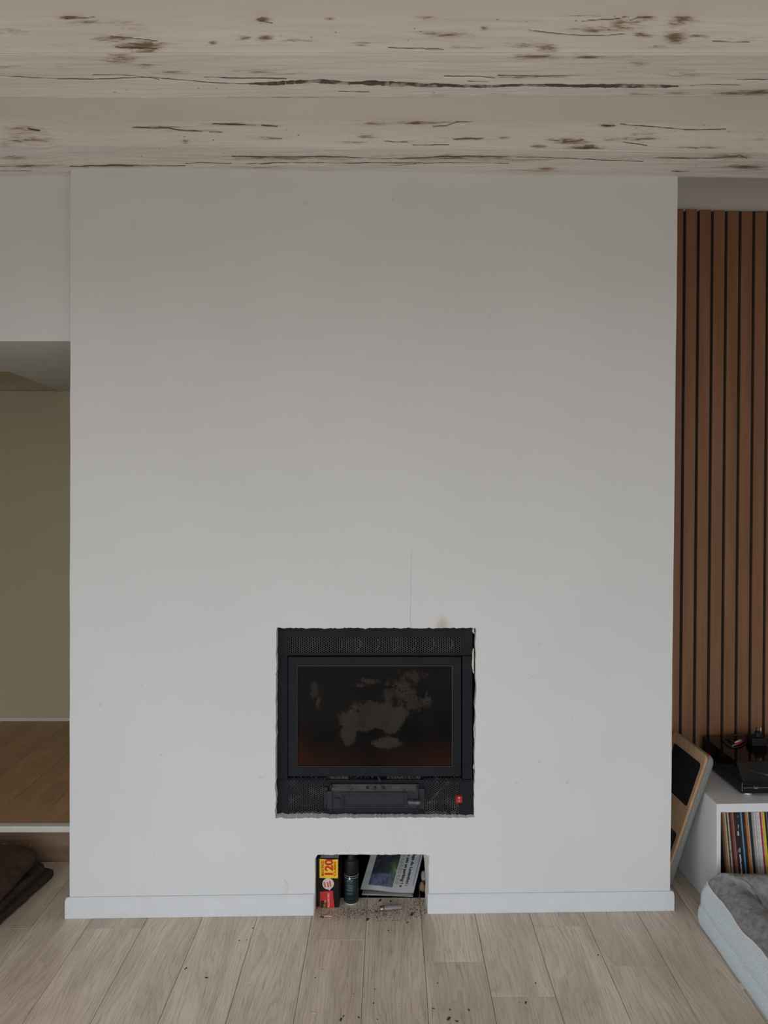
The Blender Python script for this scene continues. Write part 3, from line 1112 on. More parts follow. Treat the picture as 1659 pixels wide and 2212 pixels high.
r_top = rect(97, 1527, 84, 291)
r_tg = rect(176, 1444, 160, 270)
plate(*r_top, DI, DI + 0.012, [r_tg]).build('top_panel', M_STEEL, insert, bevel=0.0012)
gt = grille(r_tg, DI + 0.0016, 'vent_grille', M_GRILLE_TOP)
plate(*rect(97, 174, 291, 1202), DI + 0.0025, DI + 0.014).build('side_panel', M_STEEL, insert, bevel=0.0012)
plate(*rect(1450, 1524, 294, 1194), DI - 0.003, DI + 0.012).build('side_panel', M_STEEL, insert, bevel=0.0012)
r_bot = rect(92, 1534, 1200, 1474)
r_gl, r_gr = rect(183, 437, 1214, 1462), rect(1176, 1428, 1214, 1462)
plate(*r_bot, DI, DI + 0.012, [r_gl, r_gr]).build('bottom_panel', M_STEEL, insert, bevel=0.0012)
grille(r_gl, DI + 0.0016, 'vent_grille', M_GRILLE)
grille(r_gr, DI + 0.0016, 'vent_grille', M_GRILLE)
# casing behind
x0, x1, z0, z1 = r_top[0], r_top[1], r_bot[2], r_top[3]
m = MB()
m.box(x0 + 0.004, x1 - 0.004, DI + 0.30, DI + 0.31, z0 + 0.004, z1 - 0.004)
m.box(x0 + 0.002, x0 + 0.006, DI + 0.012, DI + 0.31, z0 + 0.004, z1 - 0.004)
m.box(x1 - 0.006, x1 - 0.002, DI + 0.012, DI + 0.31, z0 + 0.004, z1 - 0.004)
m.box(x0 + 0.006, x1 - 0.006, DI + 0.012, DI + 0.31, z1 - 0.008, z1 - 0.004)
m.box(x0 + 0.006, x1 - 0.006, DI + 0.012, DI + 0.31, z0 + 0.004, z0 + 0.008)
xm0, _, _, zg = rect(97, 1527, 291, 300)
m.box(x0 + 0.006, x1 - 0.006, DI + 0.06, DI + 0.065, z0 + 0.008, ip(0, 1200)[1])
m.box(x0 + 0.006, x1 - 0.006, DI + 0.013, DI + 0.30, ip(0, 291)[1] - 0.004, ip(0, 291)[1])
m.build('casing', M_DARK, insert)
# ribbed flexible duct seen through the top grille
for k in range(8):
    cx = 395 + k * 135
    if k == 0:
        continue
    x, z = ip(cx, 214)
    mm = MB()
    pts = [(x - 0.006 + 0.027 * math.cos(a), DI + 0.02, z + 0.027 * math.sin(a)) for a in np.linspace(-1.15, 0.75, 12)]
    mm.tube(pts, 0.0011, 6)
    mm.build('duct_ring', M_ALU, insert, True)
for a_, b_ in (((1355, 165), (1362, 262)), ((960, 235), (1170, 255))):
    p0, p1 = ip(*a_), ip(*b_)
    MB().tube([(p0[0], DI + 0.018, p0[1]), (p1[0], DI + 0.018, p1[1])], 0.0016, 6).build('duct_strap', M_CAST, insert)
# cable behind the right grille
mm = MB()
mm.tube([(*ip(1362, 1222), 0), (*ip(1300, 1270), 0), (*ip(1230, 1350), 0), (*ip(1185, 1400), 0)], 0.0035, 8)
mm.v = [(a, DI + 0.0085, b) for a, b, _ in mm.v] if False else [(x_, DI + 0.010 + z_, y_) for x_, y_, z_ in mm.v]
mm.build('cable', basic('brown_cable', (0.09, 0.065, 0.05), 0.7), insert, True)

# door
r_door = rect(180, 1442, 297, 1168)
r_glass = rect(241, 1379, 362, 1103)
door = plate(*r_door, DI - 0.010, DI + 0.010, [r_glass]).build('door', M_STEEL, insert, bevel=0.002)
# inner lip of the glazing
lip = plate(r_glass[0] - 0.001, r_glass[1] + 0.001, r_glass[2] - 0.001, r_glass[3] + 0.001, DI - 0.0055, DI - 0.002,
            [(r_glass[0] + 0.0022, r_glass[1] - 0.0022, r_glass[2] + 0.0022, r_glass[3] - 0.0022)]).build('glazing_bead', basic('worn_bead', (0.05, 0.045, 0.042), 0.5), door)
# sooty glass pane
gx0, gx1, gz0, gz1 = r_glass
NXg, NZg = 200, 130
gx = np.linspace(gx0, gx1, NXg)
gz = np.linspace(gz0, gz1, NZg)
GX, GZ = np.meshgrid(gx, gz)
cpx = ((GX * F / DI + CX) - 570) * 3.386
cpy = ((H - GZ) * F / DI + CY - 1330) * 3.386
film = np.zeros(GX.shape)
for (bx, by, rx, ry, w) in ((690, 790, 150, 110, 1.0), (900, 760, 200, 110, 1.0), (620, 860, 60, 90, .9), (920, 930, 120, 50, .9), (800, 680, 200, 70, .75), (990, 560, 190, 120, .55),
                            (780, 480, 110, 30, .55), (690, 510, 80, 30, .5), (1080, 440, 160, 70, .45), (365, 540, 38, 75, .65), (395, 640, 22, 50, .6), (1195, 640, 40, 110, .5), (345, 430, 30, 70, .3),
                            (1100, 640, 90, 80, .6), (1130, 800, 40, 30, .35)):
    film = np.maximum(film, w * np.exp(-(((cpx - bx) / rx) ** 2 + ((cpy - by) / ry) ** 2) ** 1.3))
for (bx, by, rx, ry, w) in ((790, 555, 70, 40, .8), (640, 545, 70, 25, .6), (880, 525, 60, 12, .5), (820, 860, 60, 30, .7), (720, 900, 45, 60, .6), (1080, 860, 80, 130, .7), (690, 855, 16, 14, .6)):
    film -= w * np.exp(-((((cpx - bx) / rx) ** 2 + ((cpy - by) / ry) ** 2)) ** 2)
film = np.clip(film, 0, 1)
rust = np.clip((cpy - 860) / 240, 0, 1) ** 1.3 * (0.35 + 0.65 * np.clip(np.abs(cpx - 780) / 500, 0, 1)) + 0.5 * np.exp(-(((cpx - 265) / 60) ** 2 + ((cpy - 1000) / 180) ** 2))
rust = np.clip(rust, 0, 1)
mm = MB()
mm.grid([[(GX[j, i], DI + 0.0015, GZ[j, i]) for i in range(NXg)] for j in range(NZg)])
mm.box(gx0, gx1, DI + 0.0016, DI + 0.0055, gz0, gz1)
t = NT('sooty_stove_glass')
v = t.coord('Object')
fa = t.attr('film')
nz_ = t.noise(v, 34, 7, 0.72)
nf = t.noise(v, 260, 3, 0.7)
mk = t.step(t.math('ADD', t.math('ADD', fa, t.math('MULTIPLY', t.math('SUBTRACT', nz_, 0.5), 1.5)), t.math('MULTIPLY', t.math('SUBTRACT', nf, 0.5), 0.9)), 0.36, 0.50)
soot = t.ramp(t.noise(v, 9, 4), [(0.35, (0.003, 0.003, 0.0035)), (0.7, (0.008, 0.0065, 0.006))])
soot = t.mix(t.attr('rust'), soot, (0.030, 0.011, 0.006))
filmc = t.ramp(t.noise(v, 16, 4), [(0.3, (0.024, 0.019, 0.015)), (0.7, (0.042, 0.032, 0.024))])
col = t.mix(mk, soot, filmc)
t.set(col, t.math('ADD', 0.13, t.math('MULTIPLY', mk, 0.22)), spec=0.045)
glass = mm.build('glass_pane', t.m, door)
nv = len(glass.data.vertices)
for nm, arr in (('film', film), ('rust', rust)):
    at = glass.data.attributes.new(nm, 'FLOAT', 'POINT')
    full = np.zeros(nv, np.float32)
    full[:NXg * NZg] = arr.ravel()
    at.data.foreach_set('value', full)
glass['label'] = 'smoke-stained door glass'
# dusty sill under the door
x0, x1, z0, z1 = rect(190, 1445, 1172, 1203)
m = MB(); m.add([(x0, DI - 0.0005, z0 - 0.001), (x1, DI - 0.0005, z0 - 0.001), (x1, DI + 0.035, z0 + 0.007), (x0, DI + 0.035, z0 + 0.007)], [(0, 1, 2, 3)])
m.add([(x0, DI + 0.035, z0 + 0.007), (x1, DI + 0.035, z0 + 0.007), (x1, DI + 0.035, z1 + 0.03), (x0, DI + 0.035, z1 + 0.03)], [(0, 1, 2, 3)])
m.build('ash_sill', M_STEEL, insert)
mm = MB()
for k in range(800):
    s = random.random()
    cx = random.choice([random.uniform(480, 620), random.uniform(200, 1430), random.uniform(900, 1150)])
    x, _ = ip(cx, 0)
    d = random.uniform(0.001, 0.026)
    z = z0 - 0.001 + d / 0.0355 * 0.008
    r = random.uniform(0.0006, 0.0018)
    mm.add([(x - r, DI + d, z), (x + r, DI + d - r, z), (x + r * .3, DI + d + r, z), (x, DI + d, z + r * 1.3)], [(0, 1, 3), (1, 2, 3), (2, 0, 3)])
o = mm.build('ash', M_DUST, insert)
o['kind'] = 'stuff'
# air lever
mm = MB()
pa, pb = ip(832, 1172), ip(856, 1204)
mm.tube([(pa[0], DI + 0.012, pa[1] + 0.004), (pa[0] + 0.002, DI - 0.002, pa[1] - 0.002), (pb[0], DI - 0.014, pb[1])], [0.004, 0.0045, 0.005], 8)
mm.build('air_lever', M_CAST, insert, True)

# ash door
def bar(cx0, cx1, cy0, cy1, ya, yb):
    a = rect(cx0, cx1, cy0, cy1)
    return MB().box(a[0], a[1], DI - ya, DI - yb, a[2], a[3])


ash = bar(487, 1135, 1222, 1426, 0.010, 0).build('ash_door', M_CAST, insert, bevel=0.002)


def sub(mm, name, mat, par=ash, sm=False, bv=0.0):
    o = mm.build(name, mat, par, sm, bv)
    return o


# sloped top and bottom flanges with dust on them
for (ca, cb, cc, cd, mat_) in ((495, 1130, 1226, 1262, M_DUST), (495, 1130, 1392, 1424, M_CAST)):
    a = rect(ca, cb, cc, cd)
    mm = MB()
    if mat_ is M_DUST:
        q = [(a[0], DI - 0.0105, a[3]), (a[1], DI - 0.0105, a[3]), (a[1], DI - 0.022, a[2]), (a[0], DI - 0.022, a[2])]
        back = [(a[1], DI - 0.0095, a[2]), (a[0], DI - 0.0095, a[2])]
        mm.add(q + back, [(0, 3, 2, 1), (3, 5, 4, 2), (0, 5, 3), (1, 2, 4)])
        o = sub(mm, 'flange', basic('dusty_iron', (0.060, 0.050, 0.042), 0.85, 0.5, 60, 0.3, 200))
    else:
        q = [(a[0], DI - 0.022, a[3]), (a[1], DI - 0.022, a[3]), (a[1], DI - 0.0105, a[2]), (a[0], DI - 0.0105, a[2])]
        back = [(a[1], DI - 0.0095, a[3]), (a[0], DI - 0.0095, a[3])]
        mm.add(q + back, [(0, 3, 2, 1), (0, 1, 4, 5), (0, 5, 3), (1, 2, 4)])
        o = sub(mm, 'flange', M_CAST)
outer_r = rect(566, 1050, 1270, 1386)
inner_r = rect(592, 1024, 1295, 1368)
sub(plate(*rect(500, 1130, 1262, 1392), DI - 0.022, DI - 0.0095, [inner_r]), 'front_plate', M_CAST, bv=0.0015)
sub(plate(*outer_r, DI - 0.0265, DI - 0.0215, [rect(580, 1036, 1283, 1376)]), 'raised_border', M_CAST, bv=0.0015)
sub(MB().box(inner_r[0] - .001, inner_r[1] + .001, DI - 0.0175, DI - 0.0105, inner_r[2] - .001, inner_r[3] + .001), 'inset_panel', M_CAST, bv=0.0008)
sub(bar(512, 548, 1310, 1346, 0.027, 0.021), 'strap', M_CAST, bv=0.002)
x, z = ip(548, 1328)
sub(MB().lathe([(0.0086, 0), (0.0086, 0.005), (0.007, 0.0062)], frame((x, DI - 0.021, z), (1, 0, 0), (0, 0, 1), (0, -1, 0)), 20), 'boss', M_CAST, sm=False)
for cx in (757, 813, 873):
    x, z = ip(cx, 1244)
    sub(MB().lathe([(0.0052, 0), (0.0052, 0.007), (0.003, 0.009)], frame((x, DI - 0.013, z), (1, 0, 0), (0, 0, 1), (0, -1, 0)), 6), 'bolt', M_CAST)
# hinge
hinge = bar(441, 470, 1246, 1396, 0.012, 0).build('hinge', M_CAST, insert, bevel=0.0015)
sub(bar(466, 506, 1262, 1392, 0.027, 0.004), 'hinge_leaf', M_CAST, hinge, bv=0.002)
for cy in (1276, 1378):
    x, z = ip(459, cy)
    sub(MB().lathe([(0.004, 0), (0.004, 0.003)], frame((x, DI - 0.0115, z), (1, 0, 0), (0, 0, 1), (0, -1, 0)), 12), 'screw', M_DARK, hinge)
for (cya, cyb) in ((1220, 1264), (1390, 1430)):
    p0, p1 = ip(494, cya), ip(487, cyb)
    sub(MB().tube([(p0[0], DI - 0.018, p0[1]), (p1[0], DI - 0.018, p1[1])], 0.0042, 10), 'hinge_pin', M_CAST, hinge, sm=True)
# latch bracket, rod and wing knob
latch = bar(1112, 1174, 1258, 1408, 0.009, 0).build('latch', M_CAST, insert, bevel=0.0015)
p0, p1 = ip(1124, 1226), ip(1120, 1432)
sub(MB().tube([(p0[0], DI - 0.020, p0[1]), (p1[0], DI - 0.020, p1[1])], 0.0038, 10), 'latch_rod', M_CAST, latch, sm=True)
M_KNOB = basic('worn_grey_iron', (0.10, 0.105, 0.115), 0.42, 0.4, 120, metal=0.6)
mm = MB()
pts = []
for cx, cy, yy in ((1048, 1340, 0.024), (1062, 1338, 0.028), (1080, 1338, 0.030), (1098, 1337, 0.032), (1112, 1336, 0.036), (1130, 1332, 0.038), (1146, 1324, 0.036)):
    x, z = ip(cx, cy)
    pts.append((x, DI - yy, z))
mm.tube(pts, [0.006, 0.0095, 0.010, 0.0075, 0.0105, 0.009, 0.005], 12)
sub(mm, 'wing_knob', M_KNOB, latch, sm=True)
# red rocker switch
a = rect(1404, 1449, 1311, 1366)
M_RED = basic('red_switch_plastic', (0.42, 0.012, 0.016), 0.35, 0.08, 60)
sw = thing('rocker_switch', ((a[0] + a[1]) / 2, DI, (a[2] + a[3]) / 2), None, None)
sw.parent = insert
sw.matrix_parent_inverse = insert.matrix_basis.inverted()
def sub2(mm, name, mat):
    o = mm.build(name, mat)
    o.parent = sw
    o.matrix_parent_inverse = sw.matrix_basis.inverted()
    return o
sub2(plate(a[0] - 0.0012, a[1] + 0.0012, a[2] - 0.0012, a[3] + 0.0012, DI - 0.0025, DI, []), 'bezel', basic('switch_bezel', (0.10, 0.008, 0.01), 0.4))
mm = MB()
zm = (a[2] + a[3]) / 2
mm.add([(a[0], DI - 0.009, a[3] - 0.001), (a[1], DI - 0.009, a[3] - 0.001), (a[1], DI - 0.0045, zm), (a[0], DI - 0.0045, zm), (a[1], DI - 0.004, a[2] + 0.001), (a[0], DI - 0.004, a[2] + 0.001),
        (a[0], DI - 0.002, a[3]), (a[1], DI - 0.002, a[3]), (a[1], DI - 0.002, a[2]), (a[0], DI - 0.002, a[2])],
       [(3, 2, 1, 0), (5, 4, 2, 3), (0, 1, 7, 6), (4, 5, 9, 8), (0, 6, 9, 5, 3), (1, 2, 4, 8, 7)])
sub2(mm, 'rocker', M_RED)
M_WPRINT = basic('white_print', (0.8, 0.78, 0.76), 0.5, 0.02)
mm = MB()
cx_, cz_ = (a[0] + a[1]) / 2, a[2] + (a[3] - a[2]) * 0.74
mm.tube([(cx_ + 0.0024 * math.cos(q), DI - 0.0076, cz_ + 0.0024 * math.sin(q)) for q in np.linspace(0, 2 * math.pi, 17)[:-1]], 0.0008, 6, True)
sub2(mm, 'off_mark', M_WPRINT)
cz_ = a[2] + (a[3] - a[2]) * 0.26
sub2(MB().box(cx_ - 0.0007, cx_ + 0.0007, DI - 0.0050, DI - 0.0042, cz_ - 0.0028, cz_ + 0.0028), 'on_mark', M_WPRINT)

# ------------------------------------------------------------------ things in the niche
# firelighter box
DB = 2.690


def bp(cx, cy):
    px, py = 675 + cx / 15.08, 1840 + cy / 15.08
    return (px - CX) / F * DB, H - (py - CY) / F * DB


bx0, bz1 = bp(140, 215)
bx1, bz0 = bp(868, 1880)
bz0 = 0.0005
box = thing('firelighter_box', ((bx0 + bx1) / 2, DB + 0.09, 0), 'black firelighter box with yellow and red print standing in the niche', 'box')
M_BOX = basic('black_card', (0.007, 0.0065, 0.0065), 0.55, 0.2, 40, spec=0.2)
MB().box(bx0, bx1, DB, DB + 0.19, bz0, bz1).build('carton', M_BOX, box, bevel=0.002)
M_YEL = basic('yellow_print', (0.80, 0.52, 0.01), 0.5, 0.03)
M_REDP = basic('red_print', (0.55, 0.018, 0.02), 0.5, 0.04)
M_REDT = basic('red_lettering', (0.50, 0.015, 0.015), 0.5, 0.02)
M_CREAM = basic('cream_print', (0.62, 0.52, 0.45), 0.5, 0.03)
M_BLACKP = basic('black_print', (0.010, 0.009, 0.009), 0.5, 0.1)
M_GOLD = basic('gold_print', (0.45, 0.26, 0.06), 0.5, 0.1)


def face_poly(pts, off, name, mat, fn=bp, d=DB, par=box):
    mm = MB()
    q = [fn(*p) for p in pts]
    mm.prism([(x, z) for x, z in q], frame((0, d, 0), (1, 0, 0), (0, 0, 1), (0, -1, 0)), off, off + 0.0003)
    o = mm.build(name, mat, par)
    return o


face_poly([(230, 845), (520, 858), (830, 858), (830, 240), (600, 262), (230, 225)], 0.0004, 'yellow_panel', M_YEL)
face_poly([(510 + 188 * math.cos(q), 1040 - 185 * math.sin(q)) for q in np.linspace(-1.15, 4.7, 36)] + [(570, 1260)], 0.0004, 'speech_bubble', M_CREAM)
face_poly([(245, 1868), (722, 1868), (660, 1268), (245, 1300)], 0.0004, 'red_panel', M_REDP)
face_poly([(262, 1866), (462, 1866), (450, 1600), (395, 1630), (370, 1590), (270, 1590)], 0.0008, 'logo_patch', M_BLACKP)
face_poly([(400, 1640), (445, 1630), (440, 1580), (415, 1560), (385, 1595)], 0.0012, 'flame_mark', M_GOLD)
UP, LEFT = Vector((0, 0, 1)), Vector((-1, 0, 0))


def btext(s, cx, cy, size_px, w_px, mat, name, bold=0.0):
    """vertical lettering reading upwards; (cx, cy) = start of the baseline in the enlarged view."""
    x, z = bp(cx, cy)
    u = DB / F / 15.08
    return text_obj(s, size_px * u / 0.69, frame((x, DB - 0.0012, z), UP, LEFT, (0, -1, 0)), mat, name, box, bold * u, w_px * u, 0.0002)


btext('MAXI PACK', 372, 780, 82, 490, M_REDT, 'lettering', 3)
btext('120', 655, 808, 245, 505, M_REDT, 'lettering', 14)
btext('CUBES', 765, 785, 75, 470, M_REDT, 'lettering', 3)
btext('ALLUME FEU', 552, 1810, 55, 470, M_CREAM, 'lettering', 2)
btext('FEU', 425, 1840, 60, 190, M_GOLD, 'lettering', 2)
for k, (c0, y0_, h_) in enumerate(((440, 1150, 170), (545, 1145, 165), (620, 1130, 190))):
    for q in range(6):
        ya = y0_ - q * h_ / 6
        face_poly([(c0 - 48 - q * 6, ya), (c0 - q * 6 + (4 if q % 2 else 0), ya), (c0 - q * 6, ya - h_ / 8), (c0 - 52 - q * 6, ya - h_ / 8)], 0.0009, 'small_print', M_REDP)
# open flap on top
x0, z0 = bp(250, 215); x1, z1 = bp(850, 125)
mm = MB()
mm.add([(x0, DB + 0.004, bz1 + 0.0005), (x1, DB + 0.004, bz1 + 0.0005), (x1 + 0.001, DB + 0.05, bz1 + 0.010), (x0 + 0.001, DB + 0.05, bz1 + 0.004),
        (x0, DB + 0.004, bz1 + 0.0015), (x1, DB + 0.004, bz1 + 0.0015), (x1 + 0.001, DB + 0.05, bz1 + 0.011), (x0 + 0.001, DB + 0.05, bz1 + 0.005)],
       [(3, 2, 1, 0), (4, 5, 6, 7), (0, 1, 5, 4), (1, 2, 6, 5), (2, 3, 7, 6), (3, 0, 4, 7)])
mm.build('flap', basic('grey_card', (0.25, 0.26, 0.28), 0.5), box)
MB().box(bx1 + 0.0002, bx1 + 0.0008, DB + 0.02, DB + 0.17, 0.012, 0.12).build('side_print', basic('dark_red_print', (0.10, 0.012, 0.015), 0.5), box)

# spray can
cxp, cyp = floor_pt(759, 1950)[0:2]
can_y = 2.73
can_x = (759 - CX) / F * can_y
can = thing('spray_can', (can_x, can_y, 0), 'dark green spray can with a black cap beside the firelighter box', 'can')
Mx = Matrix.Translation((can_x, can_y, 0))
t = NT('dark_green_label')
v = t.coord('Generated')
sep = t.n('ShaderNodeSeparateXYZ'); t.put(sep.inputs[0], v)
band = t.math('PINGPONG', t.math('MULTIPLY', sep.outputs[2], 7.0), 0.5)
nzz = t.noise(t.coord('Object'), 300, 3, 0.7)
col = t.mix(t.step(band, 0.44, 0.49), (0.007, 0.018, 0.017), (0.025, 0.055, 0.05))
col = t.mix(t.math('MULTIPLY', t.step(nzz, 0.52, 0.66), t.math('MULTIPLY', t.step(band, 0.12, 0.3), 0.6)), col, (0.05, 0.09, 0.08))
M_CAN = t.set(col, 0.42, spec=0.3)
rC = 0.0268
MB().lathe([(rC - 0.002, 0.004), (rC, 0.006), (rC, 0.103)], Mx, 40).build('body', M_CAN, can, True)
M_TIN = basic('tin_rim', (0.50, 0.50, 0.47), 0.35, 0.05, metal=0.5)
mm = MB(); mm.lathe([(rC - 0.003, 0), (rC + 0.0004, 0.001), (rC + 0.0006, 0.004), (rC - 0.001, 0.0062)], Mx, 40)
mm.build('bottom_rim', M_TIN, can, True)
for zz in (0.0985, 0.1055):
    MB().tube([(can_x + (rC + 0.0003) * math.cos(q), can_y + (rC + 0.0003) * math.sin(q), zz) for q in np.linspace(0, 2 * math.pi, 41)[:-1]], 0.0008, 6, True).build('ring', M_TIN, can, True)
M_BLKPL = basic('black_plastic', (0.006, 0.0065, 0.0075), 0.5, 0.1, 50, spec=0.25)
MB().lathe([(rC - 0.001, 0.1035), (rC - 0.0004, 0.107), (rC - 0.0008, 0.150), (rC - 0.003, 0.156), (0.021, 0.160), (0.0165, 0.163), (0.016, 0.185), (0.0145, 0.188)], Mx, 40).build('cap', M_BLKPL, can, True)
for k, (zz, wd, hh) in enumerate(((0.085, 0.024, 0.0085), (0.071, 0.022, 0.004), (0.062, 0.020, 0.003), (0.052, 0.024, 0.006), (0.040, 0.018, 0.006))):
    mm = MB()
    rows = []
    for q in np.linspace(-0.5, 0.5, 9):
        aa = -math.pi / 2 + q * wd / rC - 0.18
        rows.append([(can_x + (rC + 0.0004) * math.cos(aa), can_y + (rC + 0.0004) * math.sin(aa), zz), (can_x + (rC + 0.0004) * math.cos(aa), can_y + (rC + 0.0004) * math.sin(aa), zz + hh)])
    mm.grid(rows)
    mm.build('print_band', basic('pale_green_print', (0.045, 0.085, 0.075), 0.5, 0.5, 700), can)
aa = -math.pi / 2 - 0.18
mm = MB()
cx_, cy_ = can_x + (rC + 0.0008) * math.cos(aa), can_y + (rC + 0.0008) * math.sin(aa)
mm.prism([(-0.0030, 0), (0.0030, 0), (0.0026, 0.005), (0, 0.0105), (-0.0026, 0.005)], frame((cx_, cy_, 0.0945), (1, 0, 0), (0, 0, 1), (0, -1, 0)), 0, 0.0004)
mm.build('flame_mark', M_WPRINT, can)

# newspapers
t = NT('newsprint')
v = t.coord('Object')
col = t.ramp(t.noise(v, 20, 3), [(0.3, (0.38, 0.378, 0.37)), (0.7, (0.46, 0.457, 0.445))])
M_NEWS = t.set(col, 0.85)
M_NEWS2 = basic('old_newsprint', (0.27, 0.265, 0.235), 0.9, 0.15, 60, 0.3, 200)
nP = Vector((-0.1056, 2.775, 0.0215)); nU = Vector((0.197, -0.02, -0.004)); nV = Vector((0.28, 0.819, 0.574)).normalized() * 0.215
uh, vh = nU.normalized(), nV.normalized()
nN = uh.cross(vh).normalized()
news = thing('newspaper', tuple(nP), 'folded newspaper with a dark photo and headline propped up in the niche', 'newspaper')
TH = 0.011


def npt(u, v_, h=0.0):
    sag = 0.004 * math.sin(u * 7) * (1 - v_)
    return nP + nU * u + nV * v_ + nN * (h + sag)


for lay in range(3):
    mm = MB()
    h0, h1 = -TH + lay * TH / 3, -TH + (lay + 1) * TH / 3 - 0.0006
    du = (0.0, 0.012, 0.0)[lay]
    dv = (0.008, 0.004, 0.0)[lay]
    rows = []
    prof = [(1.0 - du, h0), (1.0 - du, h1)]
    n = 30
    for j in range(13):
        v_ = dv + (1 - dv) * j / 12
        row = []
        for i in range(n + 1):
            row.append(npt(i / n * (1 - du), v_, h1))
        for i in range(7):                                # rounded fold on the left
            a = math.pi / 2 + math.pi * (i + 0.5) / 7
            hm, hr_ = (h0 + h1) / 2, (h1 - h0) / 2
            row.insert(0, npt(math.cos(a) * hr_ / 0.197, v_, hm + hr_ * math.sin(a)))
        row = [npt(i / n * (1 - du), v_, h0) for i in range(n, -1, -1)] + row
        rows.append(row)
    mm.grid(rows, True)
    k = len(rows[0])
    mm.f += [tuple(range(k)), tuple(range(12 * k, 13 * k))[::-1]]
    o = mm.build('folded_sheet', M_NEWS if lay == 2 else M_NEWS2, news)
t = NT('printed_photo')
v = t.coord('Generated')
sep = t.n('ShaderNodeSeparateXYZ'); t.put(sep.inputs[0], v)
nz1 = t.noise(t.coord('Object'), 60, 5, 0.7)
col = t.ramp(nz1, [(0.35, (0.008, 0.009, 0.014)), (0.55, (0.016, 0.019, 0.028)), (0.75, (0.08, 0.06, 0.045))])
gm = t.math('MULTIPLY', t.step(sep.outputs[0], 0.55, 0.72), t.step(sep.outputs[1], 0.62, 0.30))
col = t.mix(gm, col, t.ramp(nz1, [(0.35, (0.035, 0.075, 0.03)), (0.6, (0.09, 0.16, 0.06)), (0.75, (0.35, 0.36, 0.28))]))
bm = t.math('MULTIPLY', t.step(sep.outputs[0], 0.66, 0.58), t.step(sep.outputs[1], 0.30, 0.22))
col = t.mix(t.math('MULTIPLY', bm, 0.8), col, t.ramp(nz1, [(0.4, (0.05, 0.065, 0.12)), (0.7, (0.17, 0.21, 0.31))]))
M_PHOTO = t.set(col, 0.7)


def npatch(u0, u1, v0, v1, h, name, mat, par=news, nn=10):
    mm = MB()
    mm.grid([[npt(u0 + (u1 - u0) * i / nn, v0 + (v1 - v0) * j / 4, h) for i in range(nn + 1)] for j in range(5)])
    return mm.build(name, mat, par)


npatch(0.12, 0.58, 0.07, 0.92, 0.0006, 'printed_photo', M_PHOTO)
npatch(0.955, 0.962, 0.10, 1.0, 0.0006, 'blue_rule', basic('blue_ink', (0.02, 0.07, 0.30), 0.7), nn=2)
M_INK = basic('black_ink', (0.02, 0.02, 0.022), 0.8)


def ntext(s, u, v0, hgt, ln, name, bold=0.0):
    o = npt(u, v0, 0.0007)
    return text_obj(s, hgt / 0.69, frame(o, -vh, uh, nN), M_INK, name, news, bold, ln, 0.00015)


ntext('de mouillage du Lavandou :', 0.815, 0.97, 0.0115, 0.185, 'headline', 0.00035)
ntext("baie n'est pas un parking ! \u00bb", 0.71, 0.92, 0.0115, 0.180, 'headline', 0.00035)
for u0 in (0.605, 0.625, 0.645, 0.665):
    for k in range(14):
        v0 = 0.14 + k * 0.06
        npatch(u0, u0 + 0.006, v0, v0 + 0.035 + 0.018 * random.random(), 0.0006, 'text_line', M_INK, nn=2)
# flat newspaper beneath
m = MB()
for k in range(4):
    ox = random.uniform(-0.003, 0.004)
    m.prism([(-0.098 + ox, 2.770 - 0.002 * k), (0.086 + ox, 2.757 - ox), (0.110 + ox, 2.94), (-0.075 + ox, 2.955)], None, 0.0005 + k * 0.0022, 0.0024 + k * 0.0022)
tag(m.build('newspaper', M_NEWS2), 'older greyed newspaper lying flat under the propped newspaper', 'newspaper')
# kindling right of the newspapers
M_KIND = basic('rough_kindling', (0.26, 0.15, 0.075), 0.9, 0.4, 60, 0.5, 200)
M_STONE = basic('pale_stone', (0.42, 0.38, 0.33), 0.9, 0.3, 60, 0.5, 120)


def lump(name, p, r, mat, seed, label, cat, sc=(1, 1, 1), group=None):
    rnd = random.Random(seed)
    mm = MB()
    rows = []
    for i in range(7):
        th = math.pi * (i + 0.15) / 6.3
        row = []
        for k in range(10):
            a = 2 * math.pi * k / 10
            rr = r * (0.8 + 0.4 * rnd.random())
            row.append((p[0] + rr * sc[0] * math.sin(th) * math.cos(a), p[1] + rr * sc[1] * math.sin(th) * math.sin(a), max(0.0005, p[2] + rr * sc[2] * math.cos(th))))
        rows.append(row)
    mm.grid(rows, True)
    mm.f += [tuple(range(10))[::-1], tuple(range(60, 70))]
    return tag(mm.build(name, mat, None, True), label, cat, group)


lump('wood_chunk', (0.126, 2.80, 0.016), 0.02, M_KIND, 1, 'small brown wood chunk lowest beside the newspaper', 'wood', (0.6, 1, 0.9))
lump('stone', (0.134, 2.835, 0.035), 0.017, M_STONE, 2, 'pale stone wedged between newspaper and niche side', 'stone', (0.7, 1, 1.2))
lump('wood_chunk', (0.168, 2.90, 0.045), 0.024, M_KIND, 3, 'mottled wood chunk higher up behind the newspaper edge', 'wood', (0.6, 1, 2.0))

# lighter
pa, pb = floor_pt(822, 1968), floor_pt(867, 1964)
pa.z = pb.z = 0.0105
pb.y = pa.y + 0.012
lighter = thing('lighter', tuple(pa), 'grey disposable lighter with red button lying at the niche mouth', 'lighter')
ax = (pb - pa).normalized(); sd = Vector((0, 0, 1)).cross(ax).normalized()
Lm = frame(pa, ax, sd, (0, 0, 1))
L_ = (pb - pa).length


def oval(a, b, n=20):
    return [(a * math.cos(2 * math.pi * k / n), b * math.sin(2 * math.pi * k / n)) for k in range(n)]


